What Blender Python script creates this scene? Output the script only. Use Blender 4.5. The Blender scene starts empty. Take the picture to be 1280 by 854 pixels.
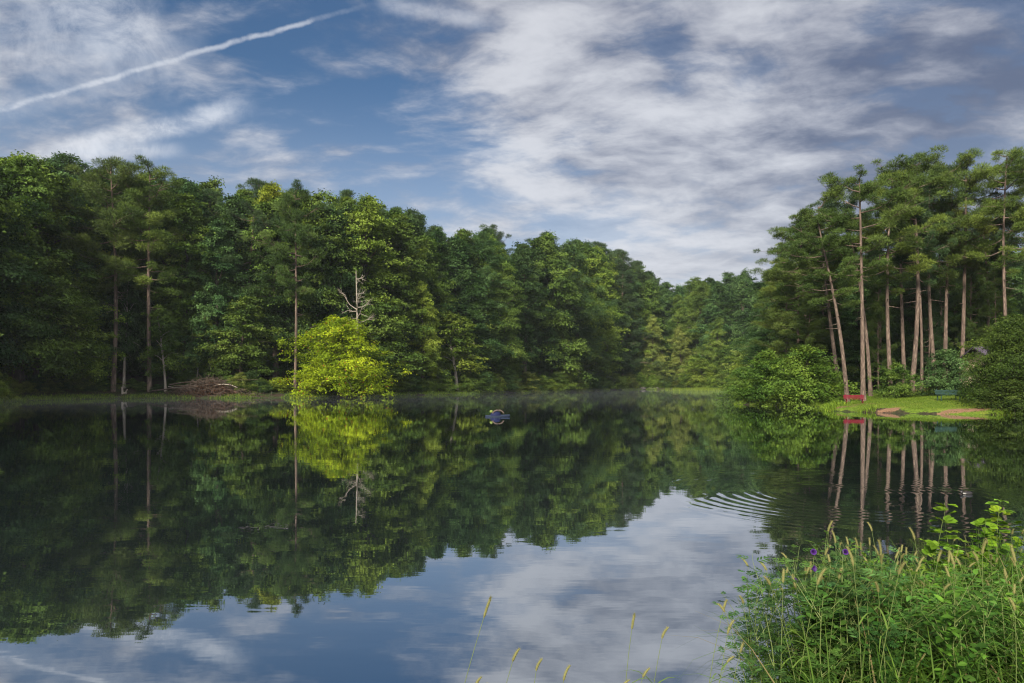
import bpy, math, random
import numpy as np
from mathutils import Vector
R = math.radians
rng = np.random.default_rng(7)
random.seed(7)
scene = bpy.context.scene
COL = scene.collection

# ------------------------------------------------------------------ camera, sky, sun, exposure
EYE = 2.2                      # metres above the water
FPX, HZ = 853.0, 478.0         # 24 mm lens on a 1280 px wide frame; row of the horizon
cam_d = bpy.data.cameras.new('camera'); cam = bpy.data.objects.new('camera', cam_d)
COL.objects.link(cam)
cam.location = (0, 0, EYE); cam.rotation_euler = (R(90), 0, 0)
cam_d.sensor_width = 36; cam_d.lens = 36 * FPX / 1280
cam_d.shift_y = (HZ - 427) / 1280
cam_d.clip_start = 0.1; cam_d.clip_end = 6000
scene.camera = cam
scene.view_settings.view_transform = 'Standard'
scene.view_settings.look = 'None'
scene.view_settings.exposure = 0.70
scene.view_settings.gamma = 1.0
scene.view_settings.use_curve_mapping = False
scene.render.engine = 'CYCLES'
cy = scene.cycles
cy.max_bounces = 6; cy.diffuse_bounces = 3; cy.glossy_bounces = 3; cy.transmission_bounces = 4
cy.transparent_max_bounces = 8; cy.volume_bounces = 0
cy.use_denoising = True
cy.denoising_prefilter = 'ACCURATE'
cy.denoising_input_passes = 'RGB_ALBEDO_NORMAL'
cy.filter_width = 1.2
cy.use_adaptive_sampling = False
cy.caustics_reflective = False; cy.caustics_refractive = False
cy.sample_clamp_indirect = 6

SUN_EL, SUN_FROM = R(30), Vector((-0.42, -0.91))      # the sun stands behind the camera's left shoulder
sun_d = bpy.data.lights.new('sun', 'SUN'); sun = bpy.data.objects.new('sun', sun_d); COL.objects.link(sun)
sun_d.energy = 4.7; sun_d.angle = R(10); sun_d.color = (1.0, 0.91, 0.76)
sf = SUN_FROM.normalized()
to_sun = Vector((sf.x * math.cos(SUN_EL), sf.y * math.cos(SUN_EL), math.sin(SUN_EL)))
sun.rotation_euler = to_sun.to_track_quat('Z', 'Y').to_euler()


class N:
    """small expression builder for shader nodes"""
    def __init__(s, tree): s.t = tree; s.n = tree.nodes; s.l = tree.links
    def new(s, kind, **kw):
        n = s.n.new(kind)
        for k, v in kw.items(): setattr(n, k, v)
        return n
    def put(s, sock, v):
        if v is None: return
        if hasattr(v, 'is_linked') or hasattr(v, 'links'): s.l.new(v, sock)
        else: sock.default_value = v
    def m(s, op, a, b=None, c=None, clamp=False):
        n = s.new('ShaderNodeMath', operation=op, use_clamp=clamp)
        s.put(n.inputs[0], a); s.put(n.inputs[1], b); s.put(n.inputs[2], c)
        return n.outputs[0]
    def v(s, op, a, b=None, scale=None):
        n = s.new('ShaderNodeVectorMath', operation=op)
        s.put(n.inputs[0], a); s.put(n.inputs[1], b)
        if scale is not None: s.put(n.inputs['Scale'], scale)
        return n.outputs['Value'] if op in ('DOT_PRODUCT', 'LENGTH', 'DISTANCE') else n.outputs[0]
    def step(s, x, lo, hi, a=0.0, b=1.0):
        n = s.new('ShaderNodeMapRange', interpolation_type='SMOOTHSTEP')
        s.put(n.inputs[0], x); s.put(n.inputs[1], lo); s.put(n.inputs[2], hi); s.put(n.inputs[3], a); s.put(n.inputs[4], b)
        return n.outputs[0]
    def noise(s, vec, scale, detail=4, rough=.5, dist=0.0, col=False):
        n = s.new('ShaderNodeTexNoise'); s.put(n.inputs['Vector'], vec)
        n.inputs['Scale'].default_value = scale; n.inputs['Detail'].default_value = detail
        n.inputs['Roughness'].default_value = rough; n.inputs['Distortion'].default_value = dist
        return n.outputs['Color' if col else 'Fac']
    def mix(s, f, a, b, blend='MIX'):
        n = s.new('ShaderNodeMix', data_type='RGBA', blend_type=blend)
        s.put(n.inputs[0], f)
        for i, x in ((6, a), (7, b)):
            s.put(n.inputs[i], tuple(x) + (1,) if isinstance(x, (tuple, list)) and len(x) == 3 else x)
        return n.outputs[2]
    def mapping(s, vec, loc=(0, 0, 0), rot=(0, 0, 0), sc=(1, 1, 1)):
        n = s.new('ShaderNodeMapping'); s.put(n.inputs[0], vec)
        n.inputs[1].default_value = loc; n.inputs[2].default_value = rot; n.inputs[3].default_value = sc
        return n.outputs[0]
    def comb(s, x, y, z):
        n = s.new('ShaderNodeCombineXYZ')
        for i, q in enumerate((x, y, z)): s.put(n.inputs[i], q)
        return n.outputs[0]


def pdir(px, py):
    return Vector(((px - 640) / FPX, 1, (HZ - py) / FPX)).normalized()


world = bpy.data.worlds.new('World'); scene.world = world; world.use_nodes = True
wt = world.node_tree; wt.nodes.clear(); w = N(wt)
tc = w.new('ShaderNodeTexCoord')
D = w.v('NORMALIZE', tc.outputs['Generated'])
sp = w.new('ShaderNodeSeparateXYZ'); wt.links.new(D, sp.inputs[0])
zc = w.m('ADD', w.m('MAXIMUM', sp.outputs[2], 0.0), 0.22)
U = w.m('DIVIDE', sp.outputs[0], zc); V = w.m('DIVIDE', sp.outputs[1], zc)
P = w.comb(U, V, 0.0)
sky = w.new('ShaderNodeTexSky', sky_type='NISHITA'); sky.sun_disc = False
sky.sun_elevation = SUN_EL; sky.sun_rotation = math.atan2(sf.x, sf.y); sky.air_density = 1.0; sky.dust_density = 1.2; sky.ozone_density = 2.0
wt.links.new(D, sky.inputs[0])


def blob(px, py, rad, soft=1.0):          # a patch of sky round the direction of a pixel, radius in degrees
    d = pdir(px, py)
    return w.step(w.v('DOT_PRODUCT', D, tuple(d)), math.cos(R(rad)), math.cos(R(rad * (1 - soft))))


def acc(terms):
    out = None
    for wt_, t in terms:
        q = w.m('MULTIPLY', t, wt_)
        out = q if out is None else w.m('ADD', out, q)
    return out


warp = w.v('SCALE', w.v('SUBTRACT', w.noise(P, 1.6, 4, .55, col=True), (0.5, 0.5, 0.5)), scale=0.22)
Pw = w.v('ADD', P, warp)
big = w.noise(w.mapping(Pw, (1.7, .4, 0), (0, 0, R(24)), (.9, 1.3, 1)), 1.2, 10, .56)
fine = w.noise(w.mapping(Pw, (3, 1, 0), (0, 0, R(28)), (1.0, 1.55, 1)), 4.6, 10, .60)
bill = w.noise(w.mapping(Pw, (7, 4, 0), (0, 0, R(30)), (1.0, 1.6, 1)), 2.6, 10, .55)
cover = acc([(0.30, blob(1150, 60, 42)), (0.08, blob(900, 300, 30)), (-0.06, blob(700, 230, 14)), (-0.17, blob(400, 150, 20)), (-0.14, blob(500, 20, 15)),
             (0.14, blob(20, 90, 18)), (-0.06, blob(300, 200, 10)), (0.18, blob(610, 70, 11)), (0.16, blob(620, 185, 10)), (-0.08, blob(575, 120, 5))])
cover = w.m('ADD', cover, w.m('MULTIPLY', w.m('LESS_THAN', sp.outputs[1], 0.15), 0.12))
nz = lambda t, k: w.m('MULTIPLY', w.m('SUBTRACT', t, 0.5), k)
dens = w.m('ADD', w.m('ADD', nz(big, 1.9), nz(fine, 1.7)), w.m('ADD', cover, 0.5))
alpha = w.m('MAXIMUM', w.step(dens, 0.18, 0.95), w.m('MULTIPLY', blob(1120, 120, 34), .72))
lightness = w.m('ADD', w.m('MULTIPLY', w.m('ADD', nz(bill, 2.3), nz(fine, 2.4)), w.step(sp.outputs[2], .10, .36, .5, 1.0)), w.m('ADD', nz(big, -.6), 0.47))
lightness = w.m('ADD', lightness, acc([(-0.46, blob(1320, -40, 34)), (-0.10, blob(1230, 170, 20)), (0.16, blob(850, 330, 30)), (0.26, blob(880, 335, 14)), (0.16, blob(800, 60, 14)), (-0.14, blob(600, 75, 10)), (0.26, blob(630, 190, 9)),
                                       (0.16, blob(960, 110, 14)), (.12, blob(60, 60, 20))]))
lit = w.step(lightness, -0.25, 1.32)
S = 10.0                                   # the Background runs at 0.1
cl = w.mix(lit, (0.082 * S, 0.096 * S, 0.145 * S), (0.47 * S, 0.475 * S, 0.50 * S))
base = w.mix(1.0, sky.outputs[0], (0.36, 0.48, 0.57), 'MULTIPLY')
low = w.step(sp.outputs[2], 0.02, 0.42, 0.85, 0.0)
front = w.step(sp.outputs[1], 0.2, 0.6)
base = w.mix(w.m('MULTIPLY', low, front), base, (0.34 * S, 0.385 * S, 0.46 * S))
skyc = w.mix(w.m('MULTIPLY', alpha, 0.84), base, cl)


def streak(p1, p2, half, tail1, tail2, strength, rough):   # a band of ice cloud along the great circle through two directions
    d1, d2 = pdir(*p1), pdir(*p2)
    n = d1.cross(d2).normalized(); al = (d2 - d1).normalized()
    mid = (d1 + d2) * .5
    dist = w.m('ABSOLUTE', w.m('ADD', w.v('DOT_PRODUCT', D, tuple(n)), w.m('MULTIPLY', w.m('SUBTRACT', w.noise(D, 26, 4, .6), .5), rough)))
    s0, s1 = d1.dot(al), d2.dot(al)
    t = w.v('DOT_PRODUCT', D, tuple(al))
    along = w.m('MULTIPLY', w.step(t, s0 - tail1, s0), w.step(t, s1 - tail2, s1, 1, 0))
    a = w.step(dist, half, half * .1)
    tex = w.step(w.noise(w.mapping(D, sc=(1, 1, 1.0)), 17, 7, .7, .6), .30, .66, .25, 1)
    return w.m('MULTIPLY', w.m('MULTIPLY', w.m('MULTIPLY', a, along), tex), strength)


for args in (((0, 137), (477, 1), .0044, .3, .12, .50, .011), ((0, 137), (260, 74), .020, .3, .10, .22, .02),
             ((80, 190), (330, 128), .019, .10, .07, .72, .022), ((120, 192), (240, 186), .013, .05, .04, .5, .015),
             ((40, -40), (262, 105), .060, .2, .10, .52, .07), ((-40, 60), (200, 40), .06, .3, .12, .40, .08), ((500, 8), (640, 34), .015, .04, .06, .35, .02)):
    skyc = w.mix(streak(*args), skyc, (0.52 * S, 0.54 * S, 0.58 * S))
up = w.m('MAXIMUM', w.step(sp.outputs[2], .56, .85), w.m('MULTIPLY', w.step(sp.outputs[1], .05, -.35), w.step(sp.outputs[2], .02, .3)))   # unseen bright cloud added overhead and behind the camera to raise top light
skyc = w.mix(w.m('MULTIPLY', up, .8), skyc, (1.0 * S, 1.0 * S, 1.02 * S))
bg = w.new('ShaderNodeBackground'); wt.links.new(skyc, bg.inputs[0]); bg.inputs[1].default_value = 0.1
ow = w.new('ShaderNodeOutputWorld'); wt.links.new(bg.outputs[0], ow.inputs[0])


# ------------------------------------------------------------------ helpers
def props(o, label=None, cat=None, group=None, kind=None):
    for k, v in (('label', label), ('category', cat), ('group', group), ('kind', kind)):
        if v: o[k] = v
    return o


def root(name, loc, label, cat, group=None, rz=0.0, sc=(1, 1, 1)):
    o = bpy.data.objects.new(name, None); COL.objects.link(o)
    o.location = loc; o.rotation_euler = (0, 0, rz); o.scale = sc; o.empty_display_size = .3
    return props(o, label, cat, group)


class B:
    """collects vertices and faces and turns them into one mesh"""
    def __init__(s): s.V = []; s.F = {3: [], 4: []}; s.T = {3: [], 4: []}; s.M = {3: [], 4: []}; s.n = 0
    def add(s, V, F, tone=0.5, mat=0):
        V = np.asarray(V, float).reshape(-1, 3); F = np.asarray(F, int)
        if not len(F): return
        k = F.shape[1]
        s.V.append(V); s.F[k].append(F + s.n); s.n += len(V)
        s.T[k].append(np.broadcast_to(np.asarray(tone, float), (len(F),)).copy())
        s.M[k].append(np.full(len(F), mat, int))
    def tube(s, pts, rad, sides=6, cap=True, tone=.5, mat=0):
        pts = np.asarray(pts, float); n = len(pts); rad = np.broadcast_to(np.asarray(rad, float), (n,))
        tan = np.gradient(pts, axis=0); tan /= np.linalg.norm(tan, axis=1)[:, None] + 1e-9
        ref = np.array([1, 0, 0]) if abs(tan[0][0]) < .8 else np.array([0, 1, 0])
        a = np.cross(tan, ref); a /= np.linalg.norm(a, axis=1)[:, None] + 1e-9
        b = np.cross(tan, a)
        th = np.arange(sides) * 2 * math.pi / sides
        V = pts[:, None] + rad[:, None, None] * (np.cos(th)[None, :, None] * a[:, None] + np.sin(th)[None, :, None] * b[:, None])
        V = V.reshape(-1, 3)
        i = np.arange(n - 1)[:, None] * sides; j = np.arange(sides)[None]; k = (j + 1) % sides
        F = np.stack([i + j, i + k, i + k + sides, i + j + sides], -1).reshape(-1, 4)
        s.add(V, F, tone, mat)
        if cap:
            c = np.vstack([V[-sides:], pts[-1:] + tan[-1] * rad[-1] * .6])
            s.add(c, np.stack([np.arange(sides), (np.arange(sides) + 1) % sides, np.full(sides, sides)], 1), tone, mat)
    def box(s, c, d, rot=0.0, tilt=0.0, tone=.5, mat=0):
        x, y, z = [q / 2 for q in d]; e = min(x, y, z) * .35
        # a chamfered box: three shrunken shells joined
        V = []
        for sx in (-1, 1):
            for sy in (-1, 1):
                for sz in (-1, 1):
                    V += [(sx * x, sy * (y - e), sz * (z - e)), (sx * (x - e), sy * y, sz * (z - e)), (sx * (x - e), sy * (y - e), sz * z)]
        V = np.array(V)
        ct, st = math.cos(tilt), math.sin(tilt)
        V = np.stack([V[:, 0], V[:, 1] * ct - V[:, 2] * st, V[:, 1] * st + V[:, 2] * ct], 1)
        cr, sr = math.cos(rot), math.sin(rot)
        V = np.stack([V[:, 0] * cr - V[:, 1] * sr, V[:, 0] * sr + V[:, 1] * cr, V[:, 2]], 1) + np.array(c)
        I = lambda a, b, g, t: ((a * 2 + b) * 2 + g) * 3 + t
        Q, T = [], []
        for q in (0, 1):
            Q += [[I(q, 0, 0, 0), I(q, 1, 0, 0), I(q, 1, 1, 0), I(q, 0, 1, 0)], [I(0, q, 0, 1), I(1, q, 0, 1), I(1, q, 1, 1), I(0, q, 1, 1)],
                  [I(0, 0, q, 2), I(1, 0, q, 2), I(1, 1, q, 2), I(0, 1, q, 2)]]
            for r in (0, 1):
                Q += [[I(q, r, 0, 0), I(q, r, 1, 0), I(q, r, 1, 1), I(q, r, 0, 1)], [I(q, 0, r, 0), I(q, 1, r, 0), I(q, 1, r, 2), I(q, 0, r, 2)],
                      [I(0, q, r, 1), I(1, q, r, 1), I(1, q, r, 2), I(0, q, r, 2)]]
        for a in (0, 1):
            for b in (0, 1):
                for g in (0, 1): T.append([I(a, b, g, 0), I(a, b, g, 1), I(a, b, g, 2)])
        s.add(V, Q, tone, mat)
        k = s.n - 24
        s.F[3].append(np.array(T) + k); s.T[3].append(np.full(8, tone)); s.M[3].append(np.full(8, mat, int))
    def blades(s, base, tipdir, length, width, tone):     # thin triangles
        base = np.asarray(base); n = len(base)
        side = np.cross(tipdir, rng.normal(size=(n, 3))); side /= np.linalg.norm(side, axis=1)[:, None] + 1e-9
        wv = side * (np.broadcast_to(width, (n,)) * .5)[:, None]
        V = np.stack([base - wv, base + wv, base + tipdir * np.broadcast_to(length, (n,))[:, None]], 1).reshape(-1, 3)
        s.add(V, np.arange(3 * n).reshape(n, 3), tone)
    def leaves(s, c, nrm, ax, length, width, tone, fold=.18):   # folded diamonds
        n = len(c); L = np.broadcast_to(length, (n,))[:, None] * .5; W = np.broadcast_to(width, (n,))[:, None] * .5
        ax = ax - nrm * (ax * nrm).sum(1)[:, None]; ax /= np.linalg.norm(ax, axis=1)[:, None] + 1e-9
        sd = np.cross(nrm, ax)
        V = np.stack([c - ax * L, c + sd * W + nrm * W * fold * 2 - ax * L * .12, c + ax * L - nrm * L * .18, c - sd * W + nrm * W * fold * 2 - ax * L * .12], 1).reshape(-1, 3)
        s.add(V, np.arange(4 * n).reshape(n, 4), tone)
    def mesh(s, name, mats, smooth=False):
        me = bpy.data.meshes.new(name)
        V = np.concatenate(s.V); f3 = np.concatenate(s.F[3]) if s.F[3] else np.zeros((0, 3), int); f4 = np.concatenate(s.F[4]) if s.F[4] else np.zeros((0, 4), int)
        tone = np.concatenate(s.T[3] + s.T[4]); mi = np.concatenate(s.M[3] + s.M[4])
        me.vertices.add(len(V)); me.vertices.foreach_set('co', V.astype(np.float32).ravel())
        me.loops.add(f3.size + f4.size); me.loops.foreach_set('vertex_index', np.concatenate([f3.ravel(), f4.ravel()]).astype(np.int32))
        me.polygons.add(len(f3) + len(f4))
        me.polygons.foreach_set('loop_start', np.concatenate([np.arange(len(f3)) * 3, f3.size + np.arange(len(f4)) * 4]).astype(np.int32))
        me.polygons.foreach_set('material_index', mi.astype(np.int32))
        me.polygons.foreach_set('use_smooth', np.full(len(mi), bool(smooth)))
        at = me.attributes.new('tone', 'FLOAT', 'FACE'); at.data.foreach_set('value', tone.astype(np.float32))
        for m in (mats if isinstance(mats, (list, tuple)) else [mats]): me.materials.append(m)
        me.update(calc_edges=True)
        return me
    def obj(s, name, mats, parent=None, smooth=False, loc=(0, 0, 0), rot=(0, 0, 0)):
        o = bpy.data.objects.new(name, s.mesh(name, mats, smooth)); COL.objects.link(o)
        o.parent = parent; o.location = loc; o.rotation_euler = rot
        return o


def copy_tree(o, parent=None):
    c = o.copy(); COL.objects.link(c); c.parent = parent
    for ch in o.children: copy_tree(ch, c)
    return c


def unit(v): return v / (np.linalg.norm(v, axis=-1, keepdims=True) + 1e-9)


# ------------------------------------------------------------------ materials
def mat(name):
    m = bpy.data.materials.new(name); m.use_nodes = True; m.node_tree.nodes.clear()
    return m, N(m.node_tree)


def finish(m, n, shader, disp=None):
    o = n.new('ShaderNodeOutputMaterial'); n.l.new(shader, o.inputs[0])
    return m


def principled(n, col, rough=.7, spec=.3, bump=None, bstr=.3, bdist=.02):
    p = n.new('ShaderNodeBsdfPrincipled'); n.put(p.inputs['Base Color'], tuple(col) + (1,) if isinstance(col, tuple) and len(col) == 3 else col)
    n.put(p.inputs['Roughness'], rough); n.put(p.inputs['Specular IOR Level'], spec)
    if bump is not None:
        b = n.new('ShaderNodeBump'); b.inputs['Strength'].default_value = bstr; b.inputs['Distance'].default_value = bdist
        n.put(b.inputs['Height'], bump); n.l.new(b.outputs[0], p.inputs['Normal'])
    return p.outputs[0]


def leaf_mat(name, trans=.30, spec=.10, rough=.6, tint=(1, 1, 1), odd=None):
    """foliage: the object's own colour, each leaf and each bough a little lighter, darker, yellower"""
    m, n = mat(name)
    oi = n.new('ShaderNodeObjectInfo'); geo = n.new('ShaderNodeNewGeometry')
    at = n.new('ShaderNodeAttribute', attribute_name='tone')
    c = n.mix(1.0, oi.outputs['Color'], tuple(tint), 'MULTIPLY')
    k = n.m('MULTIPLY', n.step(at.outputs['Fac'], 0, 1, .62, 1.42), n.step(geo.outputs['Random Per Island'], 0, 1, .72, 1.3))
    hs = n.new('ShaderNodeHueSaturation'); n.l.new(c, hs.inputs['Color']); n.l.new(k, hs.inputs['Value'])
    n.l.new(n.step(at.outputs['Fac'], 0, 1, .515, .485), hs.inputs['Hue'])
    col = hs.outputs[0]
    if odd:
        pick = n.m('GREATER_THAN', geo.outputs['Random Per Island'], odd[0]); col = n.mix(pick, col, odd[1])
    p = principled(n, col, rough, spec)
    tr = n.new('ShaderNodeBsdfTranslucent'); n.l.new(n.mix(1.0, col, (1.15, 1.1, .6), 'MULTIPLY'), tr.inputs[0])
    mx = n.new('ShaderNodeMixShader'); mx.inputs[0].default_value = trans
    n.l.new(p, mx.inputs[1]); n.l.new(tr.outputs[0], mx.inputs[2])
    return finish(m, n, mx.outputs[0])


def bark_mat(name, c1, c2, stretch=.18, scale=7):
    m, n = mat(name); t = n.new('ShaderNodeTexCoord'); oi = n.new('ShaderNodeObjectInfo')
    off = n.v('ADD', t.outputs['Object'], n.comb(n.m('MULTIPLY', oi.outputs['Random'], 37.0), 0.0, 0.0))
    v = n.mapping(off, sc=(1, 1, stretch))
    a = n.noise(v, scale, 5, .6, .4); b = n.noise(off, .5, 3, .5); pl = n.new('ShaderNodeTexVoronoi', feature='DISTANCE_TO_EDGE')
    n.l.new(v, pl.inputs['Vector']); pl.inputs['Scale'].default_value = scale * 1.1
    f = n.m('MULTIPLY', n.step(a, .3, .72), n.step(pl.outputs['Distance'], 0, .22, .25, 1))
    col = n.mix(f, c1, c2); col = n.mix(n.step(b, .35, .7, 0, .5), col, tuple(.55 * x for x in c2))
    return finish(m, n, principled(n, col, .9, .15, f, .8, .03))


M = {}
M['leaf'] = leaf_mat('broad_leaf')
M['needle'] = leaf_mat('pine_needle', .12, .12, .6)
M['maple'] = leaf_mat('turning_leaf', .34, .1, .6, odd=(.985, (.32, .10, .03)))
M['shrub'] = leaf_mat('shrub_leaf', .25, .12, .55)
M['blade'] = leaf_mat('grass_blade', .25, .12, .55, odd=(.93, (.20, .16, .07)))
M['weed'] = leaf_mat('weed_leaf', .30, .10, .6)
M['bark'] = bark_mat('grey_bark', (.045, .035, .028), (.17, .135, .11))
M['pinebark'] = bark_mat('pine_bark', (.065, .047, .04), (.27, .20, .155), .22, 5)
M['pale'] = bark_mat('bare_wood', (.22, .19, .15), (.50, .44, .37), .12, 6)
M['twig'] = bark_mat('dead_twig', (.045, .033, .026), (.15, .11, .085), .3, 9)


def simple(name, col, rough=.6, spec=.3, var=.25, scale=9.0, bump=.0):
    m, n = mat(name); t = n.new('ShaderNodeTexCoord')
    f = n.noise(t.outputs['Object'], scale, 5, .6)
    c = n.mix(f, tuple(x * (1 - var) for x in col), tuple(x * (1 + var) for x in col))
    return finish(m, n, principled(n, c, rough, spec, f if bump else None, bump, .02))


M['green_paint'] = simple('dark_green_paint', (.022, .05, .042), .45, .4)
M['red_paint'] = simple('red_paint', (.12, .006, .016), .7, .12)
M['cream'] = simple('cream_wall', (.62, .50, .36), .85, .2, .12, 3)
M['shingle'] = simple('dark_shingles', (.075, .06, .085), .8, .2, .4, 14, .5)
M['stone'] = simple('grey_stone', (.15, .14, .125), .85, .2, .35, 8, .6)
M['blue'] = simple('blue_plastic', (.010, .014, .05), .7, .15, .2)
M['greyblue'] = simple('grey_blue_plastic', (.018, .027, .05), .7, .15, .2)
M['tan'] = simple('tan_rim', (.11, .085, .07), .7, .15, .15)
M['lime_ball'] = simple('lime_plastic', (.14, .19, .03), .4, .4, .1)
M['dark'] = simple('dark_wet_matter', (.012, .010, .009), .4, .5, .3)
M['head'] = simple('foxtail_seed', (.175, .17, .062), .8, .15, .3, 60)
M['stem'] = simple('green_stem', (.13, .17, .05), .6, .3, .2, 20)
M['purple'] = simple('purple_petal', (.045, .012, .115), .6, .2, .2, 40)
M['glass'] = simple('dark_glass', (.02, .022, .025), .1, .6, .1)

# ------------------------------------------------------------------ the lie of the land
POND = np.array([(-6, 1.0), (-2, 2.6), (0.3, 3.35), (1.2, 4.1), (2.2, 5.2), (3.6, 6.1), (5.5, 6.9), (9, 8.5), (16, 11), (28, 17), (38, 28), (42, 37), (40, 43),
                 (34.5, 45.5), (30, 46.8), (26.5, 49), (24, 52), (26, 57), (26.8, 60), (24.5, 64), (22, 67.5), (28, 75), (38, 95), (44, 120), (50, 150), (59, 178), (50, 198), (40, 208), (21, 186),
                 (10, 158), (-2, 140), (-10, 125), (-22, 108), (-27, 100), (-38, 94.5), (-46, 95), (-54, 93.5), (-58, 82), (-57, 74), (-70, 62), (-92, 45), (-100, 12), (-60, -5), (-20, -2)], float)


def shore_dist(x, y):
    """signed distance to the pond's edge, positive on land"""
    x = np.atleast_1d(np.asarray(x, float)); y = np.atleast_1d(np.asarray(y, float))
    d = np.full(x.shape, 1e9); inside = np.zeros(x.shape, bool)
    for (x0, y0), (x1, y1) in zip(POND, np.roll(POND, -1, 0)):
        ex, ey = x1 - x0, y1 - y0
        t = np.clip(((x - x0) * ex + (y - y0) * ey) / (ex * ex + ey * ey), 0, 1)
        d = np.minimum(d, np.hypot(x - x0 - t * ex, y - y0 - t * ey))
        c = (y0 > y) != (y1 > y)
        inside ^= c & (x < (x1 - x0) * (y - y0) / ((y1 - y0) if y1 != y0 else 1e-9) + x0)
    return np.where(inside, -d, d)


def sstep(x, a, b):
    t = np.clip((x - a) / (b - a), 0, 1); return t * t * (3 - 2 * t)


def wob(x, y, f, s=0):
    return (np.sin(x * f + 1.3 * s) + np.sin(y * f * 1.17 + 2.1 * s + .5) + np.sin((x + y) * f * .73 + s) + np.sin((x - y) * f * 1.61 + 3 * s)) / 4


def height(x, y):
    x = np.atleast_1d(np.asarray(x, float)); y = np.atleast_1d(np.asarray(y, float))
    sd = shore_dist(x, y) + wob(x, y, 1.1) * .25 * sstep(y, 12, 30)
    near = 1 - sstep(y, 14, 26)
    right = sstep(x, 18, 24) * (1 - sstep(y, 90, 120))
    far = sstep(y, 150, 185) * sstep(x, 5, 25)
    slope = .21 * (1 - far) + .05 * far
    s1 = np.maximum(sd - .8, 0)
    hill = slope * s1
    lawn = .075 * np.minimum(s1, 15) + .17 * np.maximum(s1 - 15, 0)
    bank = .06 * s1
    h = hill * (1 - right) + lawn * right
    h = h * (1 - near) + bank * near
    h = 13 * np.tanh(h / 13)
    z = .34 * sstep(sd, -.15, .9) + h + wob(x, y, .35, 2) * .05 * sstep(sd, 1, 6)
    return np.where(sd < 0, np.maximum(-2.2, sd * .42) - .02, z)


def zg(x, y): return float(height(x, y)[0])


def axis(parts):
    out = []
    for a, b, st in parts: out += list(np.arange(a, b, st))
    return np.array(out + [parts[-1][1]])


gx = axis([(-1600, -300, 130), (-300, -120, 12), (-120, -64, 4), (-64, -4, 1.2), (-4, 8, .3), (8, 20, .8), (20, 60, .55), (60, 130, 4), (130, 300, 12), (300, 1600, 130)])
gy = axis([(-1600, -200, 140), (-200, -20, 12), (-20, 0, 1.5), (0, 9, .3), (9, 40, 1.5), (40, 80, .55), (80, 135, 1.3), (135, 230, 2.5), (230, 400, 12), (400, 1600, 130)])
GX, GY = np.meshgrid(gx, gy); GZ = height(GX.ravel(), GY.ravel())
nx_, ny_ = len(gx), len(gy)
ii = (np.arange(ny_ - 1)[:, None] * nx_ + np.arange(nx_ - 1)[None]).ravel()
g = B(); g.add(np.stack([GX.ravel(), GY.ravel(), GZ], 1), np.stack([ii, ii + 1, ii + 1 + nx_, ii + nx_], 1))


def lawn_mask(x, y):
    sd = shore_dist(x, y)
    e = sd + wob(x, y, .9, 4) * 1.0
    edge = np.where(x < 29.5, 11.5, 14.0)
    m = sstep(e, -.2, .4) * (1 - sstep(e, edge, edge + 1.8)) * sstep(x, 22.5, 23.5) * (1 - sstep(x, 44, 46)) * sstep(y, 44, 45.5) * (1 - sstep(y, 66, 68))
    return m


def ground_mat():
    m, n = mat('ground'); t = n.new('ShaderNodeTexCoord'); P = t.outputs['Object']
    lw = n.new('ShaderNodeAttribute', attribute_name='lawn').outputs['Fac']; dt = n.new('ShaderNodeAttribute', attribute_name='dirt').outputs['Fac']
    st = n.new('ShaderNodeAttribute', attribute_name='straw').outputs['Fac']
    n1 = n.noise(P, .8, 5, .6); n2 = n.noise(P, 6, 5, .65); n3 = n.noise(P, 30, 3, .6)
    litter = n.mix(n.step(n2, .3, .7), (.018, .015, .010), (.055, .040, .026)); litter = n.mix(n.step(n1, .40, .62, 0, .85), litter, (.03, .05, .012))
    straw = n.mix(n.step(n2, .3, .75), (.07, .03, .018), (.23, .105, .06))
    grass = n.mix(n.step(n2, .25, .8), (.055, .10, .012), (.14, .20, .022)); grass = n.mix(n.step(n1, .45, .75, 0, .55), grass, (.20, .20, .035))
    dirt = n.mix(n.step(n.m('ADD', n.m('MULTIPLY', n2, .6), n.m('MULTIPLY', n3, .4)), .3, .7), (.11, .062, .036), (.25, .145, .088))
    fx = lambda a, th: n.step(n.m('ADD', a, n.m('MULTIPLY', n.m('SUBTRACT', n2, .5), .9)), th - .12, th + .12)
    c = n.mix(fx(st, .5), litter, straw); c = n.mix(fx(lw, .5), c, grass); c = n.mix(fx(dt, .5), c, dirt)
    return finish(m, n, principled(n, c, .95, .1, n.m('ADD', n2, n3), .6, .04))


go = g.obj('ground', ground_mat(), smooth=True); props(go, kind='structure')
gv = (GX.ravel(), GY.ravel())
sdv = shore_dist(*gv)
lm = lawn_mask(*gv)


def patch(x, y, cx, cy, rx, ry): return np.clip(1.25 - ((x - cx) / rx) ** 2 - ((y - cy) / ry) ** 2, 0, 1)


dirtv = np.maximum.reduce([patch(*gv, 31.8, 47.2, 3.2, .55), patch(*gv, 27.3, 49.2, 1.1, .45), patch(*gv, 27.6, 54.0, 1.9, .55), patch(*gv, 25.2, 52.2, 1.6, .5) * .8, patch(*gv, 34.5, 46.8, 1.6, .7)])
strawv = sstep(gv[0], 24, 30) * (1 - sstep(gv[0], 58, 70)) * sstep(sdv, 8, 12) * (1 - sstep(sdv, 34, 42)) * sstep(gv[1], 45, 50) * (1 - sstep(gv[1], 88, 98))
for nm, arr in (('lawn', lm), ('dirt', dirtv), ('straw', strawv)):
    a = go.data.attributes.new(nm, 'FLOAT', 'POINT'); a.data.foreach_set('value', arr.astype(np.float32))

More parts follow.
